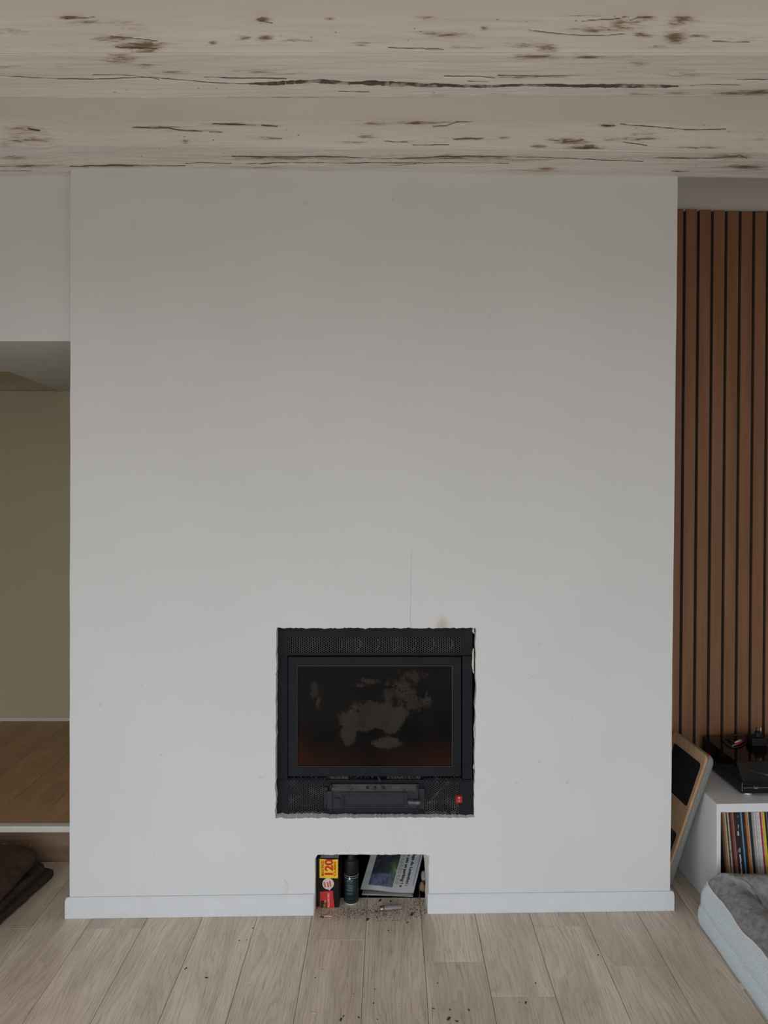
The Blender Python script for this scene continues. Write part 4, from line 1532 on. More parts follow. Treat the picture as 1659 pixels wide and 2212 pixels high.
Lx = frame(pa, sd, (0, 0, 1), ax)
mm = MB(); mm.prism(oval(0.0118, 0.0072), Lx, 0.013, L_)
mm.build('body', basic('grey_lighter_plastic', (0.24, 0.22, 0.21), 0.35, 0.05), lighter, True, 0.0008)
mm = MB(); mm.prism(oval(0.0115, 0.0070), Lx, 0.0085, 0.013)
mm.build('button', M_RED, lighter)
mm = MB(); mm.prism(oval(0.0095, 0.0062), Lx, -0.001, 0.0085)
mm.build('metal_hood', basic('chrome_hood', (0.5, 0.5, 0.5), 0.3, metal=0.9), lighter)
mm = MB(); mm.lathe([(0.0032, -0.004), (0.0036, 0), (0.0032, 0.004)], frame(pa + ax * 0.001 + Vector((0, 0, 0.004)), ax, (0, 0, 1), sd), 12)
mm.build('spark_wheel', M_CAST, lighter)
for ch in lighter.children:
    pass

# soot and crumbs: uncountable grains
M_SOOT = basic('soot_grain', (0.035, 0.025, 0.018), 0.95, 0.5, 200)
M_BARK = basic('bark_crumb', (0.055, 0.035, 0.022), 0.95, 0.4, 200)
M_SLIV = basic('pale_wood_sliver', (0.52, 0.40, 0.27), 0.8, 0.2, 200)


def grain(mm, x, y, r, sy=1.0, rnd=random):
    a = rnd.random() * 6.28
    c, s = math.cos(a), math.sin(a)
    q = [(-1, -.6, 0), (1, -.5, 0), (.8, .6, 0), (-.7, .7, 0), (-.4, 0, .7), (.5, .1, .6)]
    q = [(px_ * r * sy * (0.8 + .4 * rnd.random()), py_ * r, pz_ * r * 0.8) for px_, py_, pz_ in q]
    vs = [(x + px_ * c - py_ * s, y + px_ * s + py_ * c, 0.0003 + pz_) for px_, py_, pz_ in q]
    mm.add(vs, [(0, 1, 5, 4), (1, 2, 5), (2, 3, 4, 5), (3, 0, 4), (0, 3, 2, 1)])


mm = MB()
for k in range(1700):
    u = random.random()
    if u < 0.62:
        px, py = random.gauss(790, 75), random.gauss(1972, 9)
    elif u < 0.80:
        px, py = random.uniform(690, 920), random.uniform(1940, 1984)
    else:
        px, py = random.gauss(905, 12), random.gauss(1950, 14)
    if not (686 < px < 920) or py < 1930 or py > 1992:
        continue
    p = floor_pt(px, py)
    grain(mm, p.x, p.y, random.choice([0.0005, 0.0006, 0.0008, 0.0010, 0.0014, 0.0020]))
for k in range(260):
    px, py = random.gauss(900, 260), random.uniform(1990, 2211)
    if random.random() < 0.4:
        py = random.gauss(2180, 10)
    p = floor_pt(px, min(py, 2300))
    if abs(p.x) < 0.95:
        grain(mm, p.x, p.y, random.choice([0.0005, 0.0007, 0.001]))
o = tag(mm.build('soot_crumbs', M_SOOT), 'black soot and bark crumbs sprinkled at the niche mouth', 'dirt', kind='stuff')

rc = random.Random(5)
for (px, py, r) in ((401.5, 2092, .0042), (446, 2112, .0042), (546, 2005, .003), (681, 2112, .0028), (736, 2203, .0055), (742, 2195, .003), (775, 2198, .004), (807, 2167, .003),
                    (794, 1986, .007), (815, 2202, .0025), (1136, 2166, .0045), (1157, 2124, .003), (1292, 2063, .0032), (945, 2124, .0025), (969, 2201, .0065), (1013, 2182, .004),
                    (972, 2181, .003), (987, 2206, .0045), (936, 2179, .003), (880, 1993, .004), (839, 2010, .003), (821, 1945, .007), (844, 1947, .005), (785, 1966, .004),
                    (813, 1969, .005), (890, 1975, .008), (695, 1981, .006), (517, 2032, .0028), (533, 2031, .002), (810, 2137, .0025), (1121, 2166, .0018), (697, 2093, .002), (764, 2147, .002)):
    mm = MB()
    p = floor_pt(px, py)
    grain(mm, 0, 0, r, 1.3, rc)
    o = mm.build('bark_crumb', M_BARK)
    o.location = (p.x, p.y, 0.0)
    inn = py < 1990
    if inn:
        lb = 'dark bark crumb on the floor inside the niche mouth'
    elif px < 600:
        lb = 'dark bark crumb on the planks well left of the niche'
    elif px > 1100:
        lb = 'dark bark crumb on the planks well right of the niche'
    elif py > 2150:
        lb = 'dark bark crumb in the strip of dirt nearest the viewer'
    else:
        lb = 'dark bark crumb on the bare planks just before the niche'
    if r >= .0065 and not inn:
        lb = 'largest dark bark crumb on the planks near the viewer'
    tag(o, lb, 'bark crumb', 'bark crumbs in the niche' if inn else 'bark crumbs on the floor')
for (px, py, ln, ang, lab) in ((537, 2129, .009, 10, 'pale wood sliver on the floor left of the niche'), (678, 2191, .014, 5, 'longest pale wood sliver near the front of the floor'),
                               (790, 2195, .005, 40, 'tiny pale wood sliver beside dark crumbs near the front'), (804, 1961, .010, -50, 'pale wood splinter behind and left of the lighter'),
                               (841, 1973, .008, 30, 'pale wood bit just before the lighter'), (832, 1977, .020, 40, 'brown twig slanting in front of the lighter'),
                               (709, 1981, .032, -5, 'thin pale straw at the foot of the firelighter box'), (699, 1969, .006, 70, 'pale crumb of wood below the firelighter box'),
                               (688, 1962, .016, 60, 'brown wood flake leaning by the niche corner')):
    p = floor_pt(px, py)
    mm = MB()
    rr = max(0.0010, min(0.0026, ln * 0.16))
    mm.tube([(-ln / 2, 0, rr), (0, rr * .6, rr * 1.2), (ln / 2, 0, rr * .9)], [rr * .5, rr, rr * .6], 6)
    o = mm.build('wood_sliver', M_KIND if 'brown' in lab else M_SLIV)
    o.location = (p.x, p.y, 0.0002)
    o.rotation_euler = (0, 0, R(ang))
    tag(o, lab, 'wood sliver')

# ------------------------------------------------------------------ slatted wall panel in the alcove
SY = 3.05
panel = thing('slatted_wall_panel', (1.6, SY + 0.011, 0.0), 'walnut slat acoustic panel on black felt in the alcove', 'wall panel')
ZTOP = H + (CY - 452) / F * SY
lean = 0.0088


def shear_box(mm, x0, x1, y0, y1, z0, z1):
    f = lambda x, z: x + lean * (z - H)
    vs = [(f(x, z), y, z) for z in (z0, z1) for (x, y) in ((x0, y0), (x1, y0), (x1, y1), (x0, y1))]
    return mm.add(vs, [(0, 3, 2, 1), (4, 5, 6, 7), (0, 1, 5, 4), (1, 2, 6, 5), (2, 3, 7, 6), (3, 0, 4, 7)])


pit, sw_ = 0.0571, 0.0447
g1 = (1474.3 - CX) / F * SY
shear_box(MB(), 1.015, 2.32, SY + 0.012, SY + 0.021, 0.02, ZTOP - 0.004).build('felt_backing', M_FELT, panel)
k = -3
while True:
    xa = g1 + k * pit + (pit - sw_) / 2
    if xa + sw_ > 2.31:
        break
    mm = shear_box(MB(), 0, sw_, -0.006, 0.006, 0.02 - H, ZTOP + 0.001 * (k % 3) - H) if False else MB()
    f = lambda x, z: x + lean * z
    z0, z1 = 0.02 - H, ZTOP - H - (0.0022 * k)
    vs = [(f(x, z), y, z) for z in (z0, z1) for (x, y) in ((0, -0.006), (sw_, -0.006), (sw_, 0.006), (0, 0.006))]
    mm.add(vs, [(0, 3, 2, 1), (4, 5, 6, 7), (0, 1, 5, 4), (1, 2, 6, 5), (2, 3, 7, 6), (3, 0, 4, 7)])
    o = mm.build('slat', M_SLAT)
    o.location = (xa, SY + 0.006, H)
    o.parent = panel
    o.matrix_parent_inverse = panel.matrix_basis.inverted()
    k += 1

# ------------------------------------------------------------------ cube shelf
M_MEL = basic('white_melamine', (0.70, 0.705, 0.70), 0.42, 0.02, 10)
KX, KY, KW, KD, KH = 1.171, 2.645, 0.77, 0.360, 0.3965
KROT = R(2.0)
shelf = thing('cube_shelf', (KX, KY, 0), 'low white cube shelf holding records beside the chimney', 'shelf')
shelf.rotation_euler = (0, 0, KROT)


def kpart(mm, name, mat=M_MEL, bv=0.0008):
    o = mm.build(name, mat, bevel=bv)
    o.parent = shelf
    return o


kt, ks = 0.0305, 0.0150
kpart(MB().box(0, KW, 0, KD, KH - kt, KH), 'top')
kpart(MB().box(0, ks, 0.0005, KD, 0, KH - kt), 'side')
kpart(MB().box(KW - ks, KW, 0.0005, KD, 0, KH - kt), 'side')
kpart(MB().box(ks, KW - ks, 0.0005, KD, 0, 0.030), 'bottom')
kpart(MB().box(KW / 2 - ks / 2, KW / 2 + ks / 2, 0.001, KD, 0.030, KH - kt), 'divider')
kpart(MB().box(ks, KW - ks, KD - 0.006, KD, 0.030, KH - kt), 'back')

# records: (left edge at the top of the opening in a 13x view, width, colour, colour name)
recs = [(222, 18, (0.035, 0.032, 0.03), 'black record sleeve leaning first against the shelf side'),
        (242, 26, (0.075, 0.06, 0.06), 'dusky brown record sleeve second from the shelf side'),
        (270, 50, (0.26, 0.115, 0.03), 'orange-brown record sleeve near the shelf side'),
        (322, 50, (0.38, 0.31, 0.21), 'broad cream record sleeve beside the orange-brown one'),
        (374, 26, (0.012, 0.012, 0.013), 'thin black record sleeve between two cream ones'),
        (402, 44, (0.40, 0.33, 0.27), 'beige record sleeve with small dark print on its spine'),
        (448, 28, (0.12, 0.02, 0.02), 'dark red record sleeve next to the beige one'),
        (478, 30, (0.055, 0.014, 0.016), 'blackish maroon record sleeve among the red ones'),
        (510, 50, (0.20, 0.055, 0.04), 'russet record sleeve among the red ones'),
        (562, 18, (0.34, 0.25, 0.19), 'thin tan record sleeve between russet and crimson ones'),
        (582, 30, (0.14, 0.015, 0.02), 'crimson record sleeve beside the wide black one'),
        (614, 130, (0.014, 0.012, 0.013), 'wide black record box with white and pink print on its spine'),
        (746, 40, (0.018, 0.018, 0.02), 'narrow black record sleeve left of the blue one'),
        (788, 40, (0.13, 0.27, 0.42), 'sky blue record sleeve'),
        (830, 96, (0.016, 0.015, 0.020), 'black record sleeve right of the blue one'),
        (928, 58, (0.48, 0.17, 0.035), 'bright orange record sleeve'),
        (988, 26, (0.45, 0.44, 0.42), 'light grey record sleeve right of the orange one'),
        (1016, 68, (0.012, 0.012, 0.012), 'broad black record sleeve after the grey one'),
        (1086, 30, (0.16, 0.155, 0.15), 'dark grey record sleeve before the white ones'),
        (1120, 32, (0.50, 0.48, 0.44), None), (1155, 32, (0.53, 0.51, 0.47), None), (1190, 32, (0.50, 0.48, 0.45), None),
        (1225, 32, (0.56, 0.54, 0.50), None), (1260, 34, (0.60, 0.58, 0.55), None), (1297, 34, (0.62, 0.58, 0.56), None),
        (1336, 52, (0.42, 0.02, 0.045), 'red record sleeve beside the yellow one'),
        (1390, 22, (0.62, 0.50, 0.42), 'thin cream record sleeve between red and yellow'),
        (1414, 54, (0.62, 0.50, 0.01), 'bright yellow record sleeve beside the red one'),
        (1470, 60, (0.012, 0.012, 0.014), 'black record sleeve right of the yellow one'),
        (1532, 40, (0.25, 0.25, 0.27), 'grey record sleeve at the photo edge'),
        (1574, 60, (0.03, 0.05, 0.12), 'navy record sleeve, last of the leaning row')]
LEAN = R(5.2)
Ms = Matrix.Translation((KX, KY, 0)) @ Matrix.Rotation(KROT, 4, 'Z')
slv_mats = {}
for (cx, w, c, lab) in recs:
    yl = 0.012 + random.uniform(-0.003, 0.004)
    px0 = 1540 + cx / 13.0
    d0 = KY + 0.012
    xt = (px0 - CX) / F * d0 - KX
    th = w / 13.0 / F * d0 * 0.95
    hR, dR = 0.330, 0.315
    xbase = xt + math.sin(LEAN) * 0.330 - 0.0015
    t = NT('sleeve_card')
    v = t.coord('Object')
    col = t.ramp(t.noise(v, 60, 3, 0.6), [(0.3, tuple(q * 0.8 for q in c)), (0.7, tuple(min(1, q * 1.15) for q in c))])
    if 'print on its spine' in (lab or '') or (lab or '').startswith(('black record sleeve right', 'bright orange')):
        ink = {'b': (0.35, 0.32, 0.36), 'w': (0.35, 0.32, 0.36)}.get((lab or 'x')[0], (0.1, 0.08, 0.07))
        if 'blue one' in lab: ink = (0.25, 0.09, 0.04)
        if 'orange' in lab: ink = (0.03, 0.02, 0.02)
        if 'beige' in lab: ink = (0.08, 0.06, 0.05)
        vm = t.coord('Object', (1, 1, 0.35))
        col = t.mix(t.step(t.noise(vm, 130, 4, 0.7), 0.60, 0.66), col, ink)
    mtl = t.set(col, 0.55)
    mm = MB()
    mm.box(0, th, 0, dR, 0, hR)
    o = mm.build('vinyl_record', mtl, bevel=min(0.0006, th * 0.2))
    M4 = Ms @ Matrix.Translation((xbase, yl, 0.0315)) @ Matrix.Rotation(-LEAN, 4, 'Y')
    o.matrix_world = M4
    if not lab:
        n_white = globals().get('n_white', 0) + 1
    tag(o, lab or '%s of six white record sleeves counted from the dark grey one' % ('first', 'second', 'third', 'fourth', 'fifth', 'sixth')[n_white - 1], 'record', None if lab else 'white record sleeves')
    if lab and 'wide black record box' in lab:
        for k_, (a0, a1, cc) in enumerate(((0.245, 0.262, (0.55, 0.52, 0.56)), (0.185, 0.200, (0.30, 0.28, 0.3)), (0.105, 0.178, (0.50, 0.47, 0.55)), (0.060, 0.082, (0.50, 0.17, 0.18)), (0.035, 0.055, (0.40, 0.18, 0.06)), (0.008, 0.022, (0.42, 0.13, 0.12)))):
            q = MB()
            n_ = 10
            poly = [(th * (0.32 + 0.14 * random.random()), a0 + (a1 - a0) * i / n_) for i in range(n_ + 1)]
            poly2 = [(th * (0.62 + 0.16 * random.random()), a1 - (a1 - a0) * i / n_) for i in range(n_ + 1)]
            q.prism(poly2[::-1][::-1] + poly, frame((0, 0, 0), (1, 0, 0), (0, 0, 1), (0, -1, 0)), 0.0001, 0.0005)
            oo = q.build('spine_print', basic('spine_ink', cc, 0.5, 0.2, 300))
            oo.parent = o

# ------------------------------------------------------------------ turntable on the shelf
TX, TY, TROT = 1.2875, 2.703, R(2.2)
TZ = KH
tt = thing('record_player', (TX, TY, TZ), 'black turntable with smoked dust cover on the white shelf', 'record player')
tt.rotation_euler = (0, 0, TROT)
M_TTB = basic('black_plinth', (0.005, 0.005, 0.006), 0.38, 0.1, 40, spec=0.25)
TW, TD = 0.43, 0.312


def tpart(mm, name, mat, sm=False, bv=0.0, par=None):
    o = mm.build(name, mat, None, sm, bv)
    o.parent = par or tt
    return o


tpart(MB().box(0, TW, 0, TD, 0.012, 0.054), 'plinth', M_TTB, bv=0.0015)
for (fx, fy) in ((0.032, 0.024), (TW - 0.04, 0.024), (0.04, TD - 0.04), (TW - 0.04, TD - 0.04)):
    tpart(MB().lathe([(0.017, 0.0005), (0.019, 0.002), (0.019, 0.0122)], Matrix.Translation((fx, fy, 0)), 24), 'foot', basic('silver_foot', (0.62, 0.62, 0.6), 0.3, metal=0.7), True)
M_GOLDL = basic('gold_line', (0.33, 0.24, 0.16), 0.4, 0.1, metal=0.3)
tpart(MB().box(0.006, 0.042, -0.0006, 0.0004, 0.0318, 0.0336).box(0.062, TW - 0.005, -0.0006, 0.0004, 0.0318, 0.0336).box(0.0006, 0.0022, -0.0006, 0.0004, 0.020, 0.052), 'front_line', M_GOLDL)
tl = text_obj('Dual', 0.0125, frame((0.0445, -0.0006, 0.0292), (1, 0, 0), (0, 0, 1), (0, -1, 0)), M_GOLDL, 'lettering', tt, 0.0003, 0.015, 0.0003)
tl.matrix_parent_inverse = Matrix()
# platter, mat, record
Mp = Matrix.Translation((0.195, 0.165, 0))
tpart(MB().lathe([(0.148, 0.0542), (0.152, 0.057), (0.152, 0.0665), (0.149, 0.0685)], Mp, 64), 'platter', basic('polished_aluminium', (0.55, 0.55, 0.56), 0.22, 0.05, metal=0.95), True)
tpart(MB().lathe([(0.148, 0.0685), (0.148, 0.0720), (0.02, 0.0722)], Mp, 64), 'platter_mat', basic('rubber_mat', (0.022, 0.020, 0.020), 0.6, 0.1))
tpart(MB().lathe([(0.0032, 0.072), (0.0032, 0.082)], Mp, 12), 'spindle', M_TIN)
tpart(MB().lathe([(0.05, 0.0723), (0.05, 0.0728)], Mp, 32), 'mat_label', basic('mat_label', (0.10, 0.07, 0.06), 0.6))
tpart(MB().tube([(0.385, 0.28, 0.085), (0.385, 0.10, 0.085), (0.36, 0.06, 0.082)], 0.004, 8), 'tonearm', M_TIN, True)
tpart(MB().lathe([(0.022, 0.054), (0.022, 0.080), (0.018, 0.086)], Matrix.Translation((0.385, 0.28, 0)), 24), 'tonearm_base', M_TTB, True)
# smoked dust cover: four thin sheets with a slanted front
t = NT('smoked_acrylic')
for nd in list(t.t.nodes):
    if nd.type == 'BSDF_PRINCIPLED':
        t.t.nodes.remove(nd)
trn = t.n('ShaderNodeBsdfTransparent'); trn.inputs[0].default_value = (0.66, 0.63, 0.60, 1)
gls = t.n('ShaderNodeBsdfGlossy'); gls.inputs['Roughness'].default_value = 0.06
dif = t.n('ShaderNodeBsdfDiffuse')
t.put(dif.inputs[0], t.ramp(t.noise(t.coord('Object'), 30, 4), [(0.3, (0.02, 0.018, 0.016)), (0.7, (0.04, 0.036, 0.032))]))
fr = t.n('ShaderNodeFresnel'); fr.inputs[0].default_value = 1.45
mx0 = t.n('ShaderNodeMixShader'); mx0.inputs[0].default_value = 0.08
t.t.links.new(trn.outputs[0], mx0.inputs[1]); t.t.links.new(dif.outputs[0], mx0.inputs[2])
mx = t.n('ShaderNodeMixShader')
t.t.links.new(fr.outputs[0], mx.inputs[0]); t.t.links.new(mx0.outputs[0], mx.inputs[1]); t.t.links.new(gls.outputs[0], mx.inputs[2])
t.t.links.new(mx.outputs[0], t.t.nodes['Material Output'].inputs[0])
M_SMOKE = t.m
cz0, cz1 = 0.0545, 0.112
w_ = 0.003
prof_o = [(0.002, cz0), (TD - 0.002, cz0), (TD - 0.002, cz1), (0.046, cz1)]
mm = MB()
for xa in (0.002, TW - 0.002 - w_):                           # side sheets
    mm.prism([(y, z) for y, z in prof_o], frame((xa, 0, 0), (0, 1, 0), (0, 0, 1), (1, 0, 0)), 0, w_)
mm.box(0.002 + w_, TW - 0.002 - w_, 0.046, TD - 0.002, cz1 - w_, cz1)
mm.box(0.002 + w_, TW - 0.002 - w_, TD - 0.002 - w_, TD - 0.002, cz0, cz1 - w_)
mm.prism([(0.002, cz0), (0.002 + w_ * 1.2, cz0), (0.046 + w_ * 0.6, cz1 - w_), (0.046, cz1)], frame((0.002 + w_, 0, 0), (0, 1, 0), (0, 0, 1), (1, 0, 0)), 0, TW - 0.004 - 2 * w_)
cov = tpart(mm, 'dust_cover', M_SMOKE)
cov['label'] = 'smoked clear plastic cover'
# cables and plugs lying on the cover
Mt = Matrix.Translation((TX, TY, TZ)) @ Matrix.Rotation(TROT, 4, 'Z')
CT = cz1 + TZ                                                   # top of the cover


def on_cover(px, py, h=0.0):
    z = CT + h
    d = F * (H - z) / (py - CY)
    return Vector(((px - CX) / F * d, d, z))


M_CABLE = basic('black_cable', (0.010, 0.010, 0.011), 0.5, 0.1)


def spline(pts, n=8):
    out = []
    p = [Vector(q) for q in pts]
    for i in range(len(p) - 1):
        a, b, c, d = p[max(i - 1, 0)], p[i], p[i + 1], p[min(i + 2, len(p) - 1)]
        for k in range(n):
            s = k / n
            out.append(0.5 * ((2 * b) + (c - a) * s + (2 * a - 5 * b + 4 * c - d) * s * s + (3 * b - a - 3 * c + d) * s ** 3))
    out.append(p[-1])
    return out


audio = thing('audio_cable', tuple(on_cover(1600, 1605)), 'black audio cable with red and white plugs looped on the dust cover', 'cable')


def wpart(mm, name, mat, par, sm=True):
    return mm.build(name, mat, par, sm)


loop1 = [on_cover(1625, 1596, .003), on_cover(1600, 1612, .003), on_cover(1578, 1613, .003), on_cover(1565, 1602, .003), on_cover(1563, 1592, .004), on_cover(1575, 1587.5, .012), on_cover(1600, 1587.5, .022), on_cover(1632, 1590, .012), on_cover(1660, 1594, .004), on_cover(1690, 1600, .003)]
wpart(MB().tube(spline(loop1), 0.0021, 8), 'cord', M_CABLE, audio)
loop2 = [on_cover(1606, 1599, .006), on_cover(1590, 1609, .0045), on_cover(1577, 1599, .005), on_cover(1578, 1590, .006), on_cover(1592, 1588.5, .010), on_cover(1616, 1588, .016), on_cover(1640, 1593, .006), on_cover(1665, 1600, .003)]
wpart(MB().tube(spline(loop2), 0.0021, 8), 'cord', M_CABLE, audio)
p0, p1, p2 = on_cover(1581.5, 1611.5, .006), on_cover(1588, 1608.5, .007), on_cover(1607, 1599.5, .008)
wpart(MB().tube([p1, p1.lerp(p2, .3), p1.lerp(p2, .75), p2], [0.0046, 0.0050, 0.0044, 0.0030], 12), 'red_plug', basic('red_plug', (0.30, 0.02, 0.018), 0.4), audio)
wpart(MB().tube([p0, p0.lerp(p1, .6), p1], [0.0012, 0.0020, 0.0042], 10), 'plug_tip', basic('plug_metal', (0.55, 0.50, 0.42), 0.3, metal=0.8), audio)
q0, q1 = on_cover(1587, 1604, .012), on_cover(1600, 1599, .013)
wpart(MB().tube([q0, q0.lerp(q1, .4), q1], [0.0012, 0.004, 0.0045], 10), 'white_plug', basic('white_plug', (0.50, 0.44, 0.36), 0.4), audio)
wpart(MB().tube([q1, on_cover(1612, 1596, .011), on_cover(1630, 1593, .007)], [0.0045, 0.0030, 0.0021], 10), 'plug_sleeve', M_CABLE, audio)
# power adapter with its prongs up
pd = on_cover(1641, 1612, 0)
adp = thing('power_adapter', tuple(pd), 'black plug-in power adapter with two pins up on the dust cover', 'adapter')
aw, ah, ad = 0.030, 0.040, 0.050
MB().box(pd.x - aw, pd.x + aw, pd.y - 0.005, pd.y + ad, CT, CT + 0.032).build('housing', M_BLKPL, adp, bevel=0.004)
MB().prism(oval(0.017, 0.012, 24), Matrix.Translation((pd.x + 0.007, pd.y + 0.02, 0)), CT + 0.031, CT + 0.050).build('plug_face', M_BLKPL, adp, bevel=0.002)
for dx in (-0.004, 0.0145):
    m_ = MB().tube([(pd.x + dx, pd.y + 0.02, CT + 0.049), (pd.x + dx, pd.y + 0.02, CT + 0.066)], [0.0023, 0.0020], 10)
    m_.build('pin', M_BLKPL if dx < 0 else M_TIN, adp, True)

# ------------------------------------------------------------------ padded plywood board leaning between chimney and shelf
t = NT('beech_plywood')
v = t.coord('Object', (1, 1, 0.12))
col = t.ramp(t.noise(v, 90, 4, 0.6), [(0.3, (0.34, 0.20, 0.10)), (0.7, (0.46, 0.29, 0.155))])
M_BEECH = t.set(col, 0.5)
M_GREYF = basic('grey_woven_fabric', (0.20, 0.197, 0.175), 0.95, 0.2, 300, 0.6, 500)
M_RUB = basic('black_rubber', (0.004, 0.0045, 0.006), 0.7, 0.15, 60, spec=0.15)
# board plane: u along depth, v up the slope
bt_f = Vector((1.160, 2.700, 0.547)); bb_f = Vector((1.030, 2.800, 0.008))
bt_b = Vector((1.141, 2.975, 0.547)); bb_b = Vector((1.022, 2.985, 0.008))
bu = (bt_b - bt_f).normalized()
bn = bu.cross((bt_f - bb_f)).normalized()                       # facing left and up
if bn.x > 0:
    bn = -bn
bv = bn.cross(bu).normalized()
if bv.z < 0:
    bv = -bv
board = thing('padded_board', tuple(bb_f), 'plywood board with grey cushion leaning between chimney and shelf', 'board')


def loc2(p):
    d = Vector(p) - bt_f
    return (d.dot(bu), d.dot(bv))


c4 = [loc2(bb_f), loc2(bt_f), loc2(bt_b), loc2(bb_b)]


def round_poly(poly, r, n=6):
    out = []
    m_ = len(poly)
    for i in range(m_):
        p = Vector(poly[i]); a = Vector(poly[i - 1]); b = Vector(poly[(i + 1) % m_])
        da, db = (a - p).normalized(), (b - p).normalized()
        half = math.acos(max(-1, min(1, da.dot(db)))) / 2
        dd = min(r / math.tan(half), (a - p).length * 0.45, (b - p).length * 0.45)
        s, e = p + da * dd, p + db * dd
        for k in range(n + 1):
            q = k / n
            out.append(tuple((s * (1 - q) + p * q) * (1 - q) + (p * (1 - q) + e * q) * q))
    return out


def ccw(poly):
    A = sum(poly[i][0] * poly[(i + 1) % len(poly)][1] - poly[(i + 1) % len(poly)][0] * poly[i][1] for i in range(len(poly)))
    return poly if A > 0 else poly[::-1]


Mb = frame(bt_f, bu, bv, bn)
if Mb.to_3x3().determinant() < 0:
    Mb = frame(bt_f, bu, bv, bn)
outl = round_poly(c4, 0.026)
MB().prism(ccw(outl), Mb, -0.010, 0.0).build('plywood', M_BEECH, board, bevel=0.0025)
hgt = c4[1][1] - c4[0][1]
sl = (c4[0][0] - c4[1][0]) / (c4[1][1] - c4[0][1])          # how far the front edge runs back per metre down


def on_b(e, d):
    """e = distance in from the front edge, d = distance down from the top edge"""
    return (c4[1][0] + sl * d + e, c4[1][1] - d)


ins1 = round_poly([on_b(0.018, 0.040), on_b(0.018, 0.215), on_b(0.22, 0.215), on_b(0.235, 0.040)], 0.013)
MB().prism(ccw(ins1), Mb, -0.0005, 0.0012).build('black_pad', M_RUB, board)
ins2 = round_poly([on_b(0.020, 0.330), on_b(0.020, 0.50), on_b(0.16, 0.50), on_b(0.18, 0.330)], 0.010)
MB().prism(ccw(ins2), Mb, -0.0005, 0.0012).build('black_pad', M_RUB, board)


def cushion(poly, h, rim, M=None, seed=0, noise=0.004, nres=120, dome=0.0):
    """soft slab: outline poly, thickness h, rounded rim; bottom at local z=0."""
    poly = ccw(poly)
    P_ = [Vector(p) for p in poly]
    seg = [(P_[(i + 1) % len(P_)] - P_[i]).length for i in range(len(P_))]
    tot = sum(seg)
    pts = []
    for k in range(nres):
        s = tot * k / nres
        i = 0
        while s > seg[i]:
            s -= seg[i]; i += 1
        pts.append(P_[i] + (P_[(i + 1) % len(P_)] - P_[i]) * (s / seg[i]))
    c = sum(pts, Vector((0, 0))) / nres
    rows = []
    prof = []
    for a in np.linspace(-math.pi / 2, math.pi / 2, 13):
        prof.append((rim * (1 - math.cos(a)), h / 2 + h / 2 * math.sin(a)))
    M = M or Matrix()
    for (ins, z) in prof:
        row = []
        for p in pts:
            d = (c - p)
            q = p + d.normalized() * min(ins, d.length)
            nz_ = float(fbm(np.array([q.x * 14]), np.array([q.y * 14 + z * 9]), seed)[0]) * noise
            q = q - d.normalized() * nz_
            zz = z + nz_ * (1.0 if z > h * 0.6 else 0)
            row.append(M @ Vector((q.x, q.y, max(0.0004, zz) if z > h * .2 else max(0.0003, z))))
        rows.append(row)
    for f_ in (0.25, 0.5, 0.75, 0.97):
        row = []
        for p in pts:
            d = (c - p)
            q0 = p + d.normalized() * min(rim, d.length)
            q = q0 + (c - q0) * f_
            nz_ = float(fbm(np.array([q.x * 14]), np.array([q.y * 14 + h * 9]), seed)[0]) * noise
            row.append(M @ Vector((q.x, q.y, h + nz_ + dome * math.sin(f_ * math.pi / 2))))
        rows.append(row)
    mm = MB()
    mm.grid(rows, True)
    k = len(rows[0])
    mm.f += [tuple(range(k))[::-1], tuple(range((len(rows) - 1) * k, len(rows) * k))]
    return mm


Mc = frame(bt_f - bn * 0.0105, bu, bv, -bn)
small = [(p[0] * 0.985 + 0.002, p[1] * 0.99 - 0.003) for p in outl]
cb = cushion(small, 0.026, 0.012, Mc, 31, 0.002, 140)
cb.f = [f[::-1] for f in cb.f]
cb.build('cushion', M_GREYF, board, True)
p = Mb @ Vector((*on_b(0.006, -0.001), -0.012))
MB().box(p.x - 0.001, p.x + 0.004, p.y, p.y + 0.014, p.z - 0.003, p.z + 0.001).build('red_tag', M_REDP, board)

# ------------------------------------------------------------------ folded blankets, left
t = NT('dark_brown_wool')
v = t.coord('Object')
col = t.ramp(t.noise(v, 90, 4, 0.7), [(0.3, (0.055, 0.034, 0.024)), (0.7, (0.085, 0.052, 0.038))])
t.bump(t.noise(v, 500, 2), 0.4, 0.001)
M_WOOL = t.set(col, 0.97, spec=0.1)
M_WOOL2 = basic('dark_taupe_wool', (0.046, 0.038, 0.028), 0.97, 0.25, 90, 0.4, 500, spec=0.1)
bl = thing('folded_blanket', (-1.6, 2.6, 0), 'lower dark taupe folded blanket on the floor by the hall step', 'blanket')
low = round_poly([(-1.306, 2.905), (-1.350, 2.60), (-1.385, 2.25), (-1.95, 2.24), (-1.97, 2.93), (-1.42, 2.955)], 0.022)
cushion(low, 0.030, 0.010, Matrix.Translation((0, 0, 0.0005)), 41, 0.008, 160).build('fold', M_WOOL2, bl, True)
low2 = round_poly([(-1.332, 2.885), (-1.372, 2.60), (-1.40, 2.26), (-1.94, 2.25), (-1.96, 2.92), (-1.43, 2.935)], 0.03)
cushion(low2, 0.034, 0.016, Matrix.Translation((0, 0, 0.026)), 43, 0.010, 160).build('fold', M_WOOL2, bl, True)
bl2 = thing('folded_blanket', (-1.62, 2.55, 0.06), 'upper brown folded blanket on top of the taupe one', 'blanket')
up_ = round_poly([(-1.348, 2.860), (-1.352, 2.55), (-1.375, 2.27), (-1.92, 2.25), (-1.93, 2.885), (-1.50, 2.895)], 0.035)
cushion(up_, 0.072, 0.036, Matrix.Translation((0, 0, 0.068)), 47, 0.010, 160).build('fold', M_WOOL, bl2, True)
mm = MB()
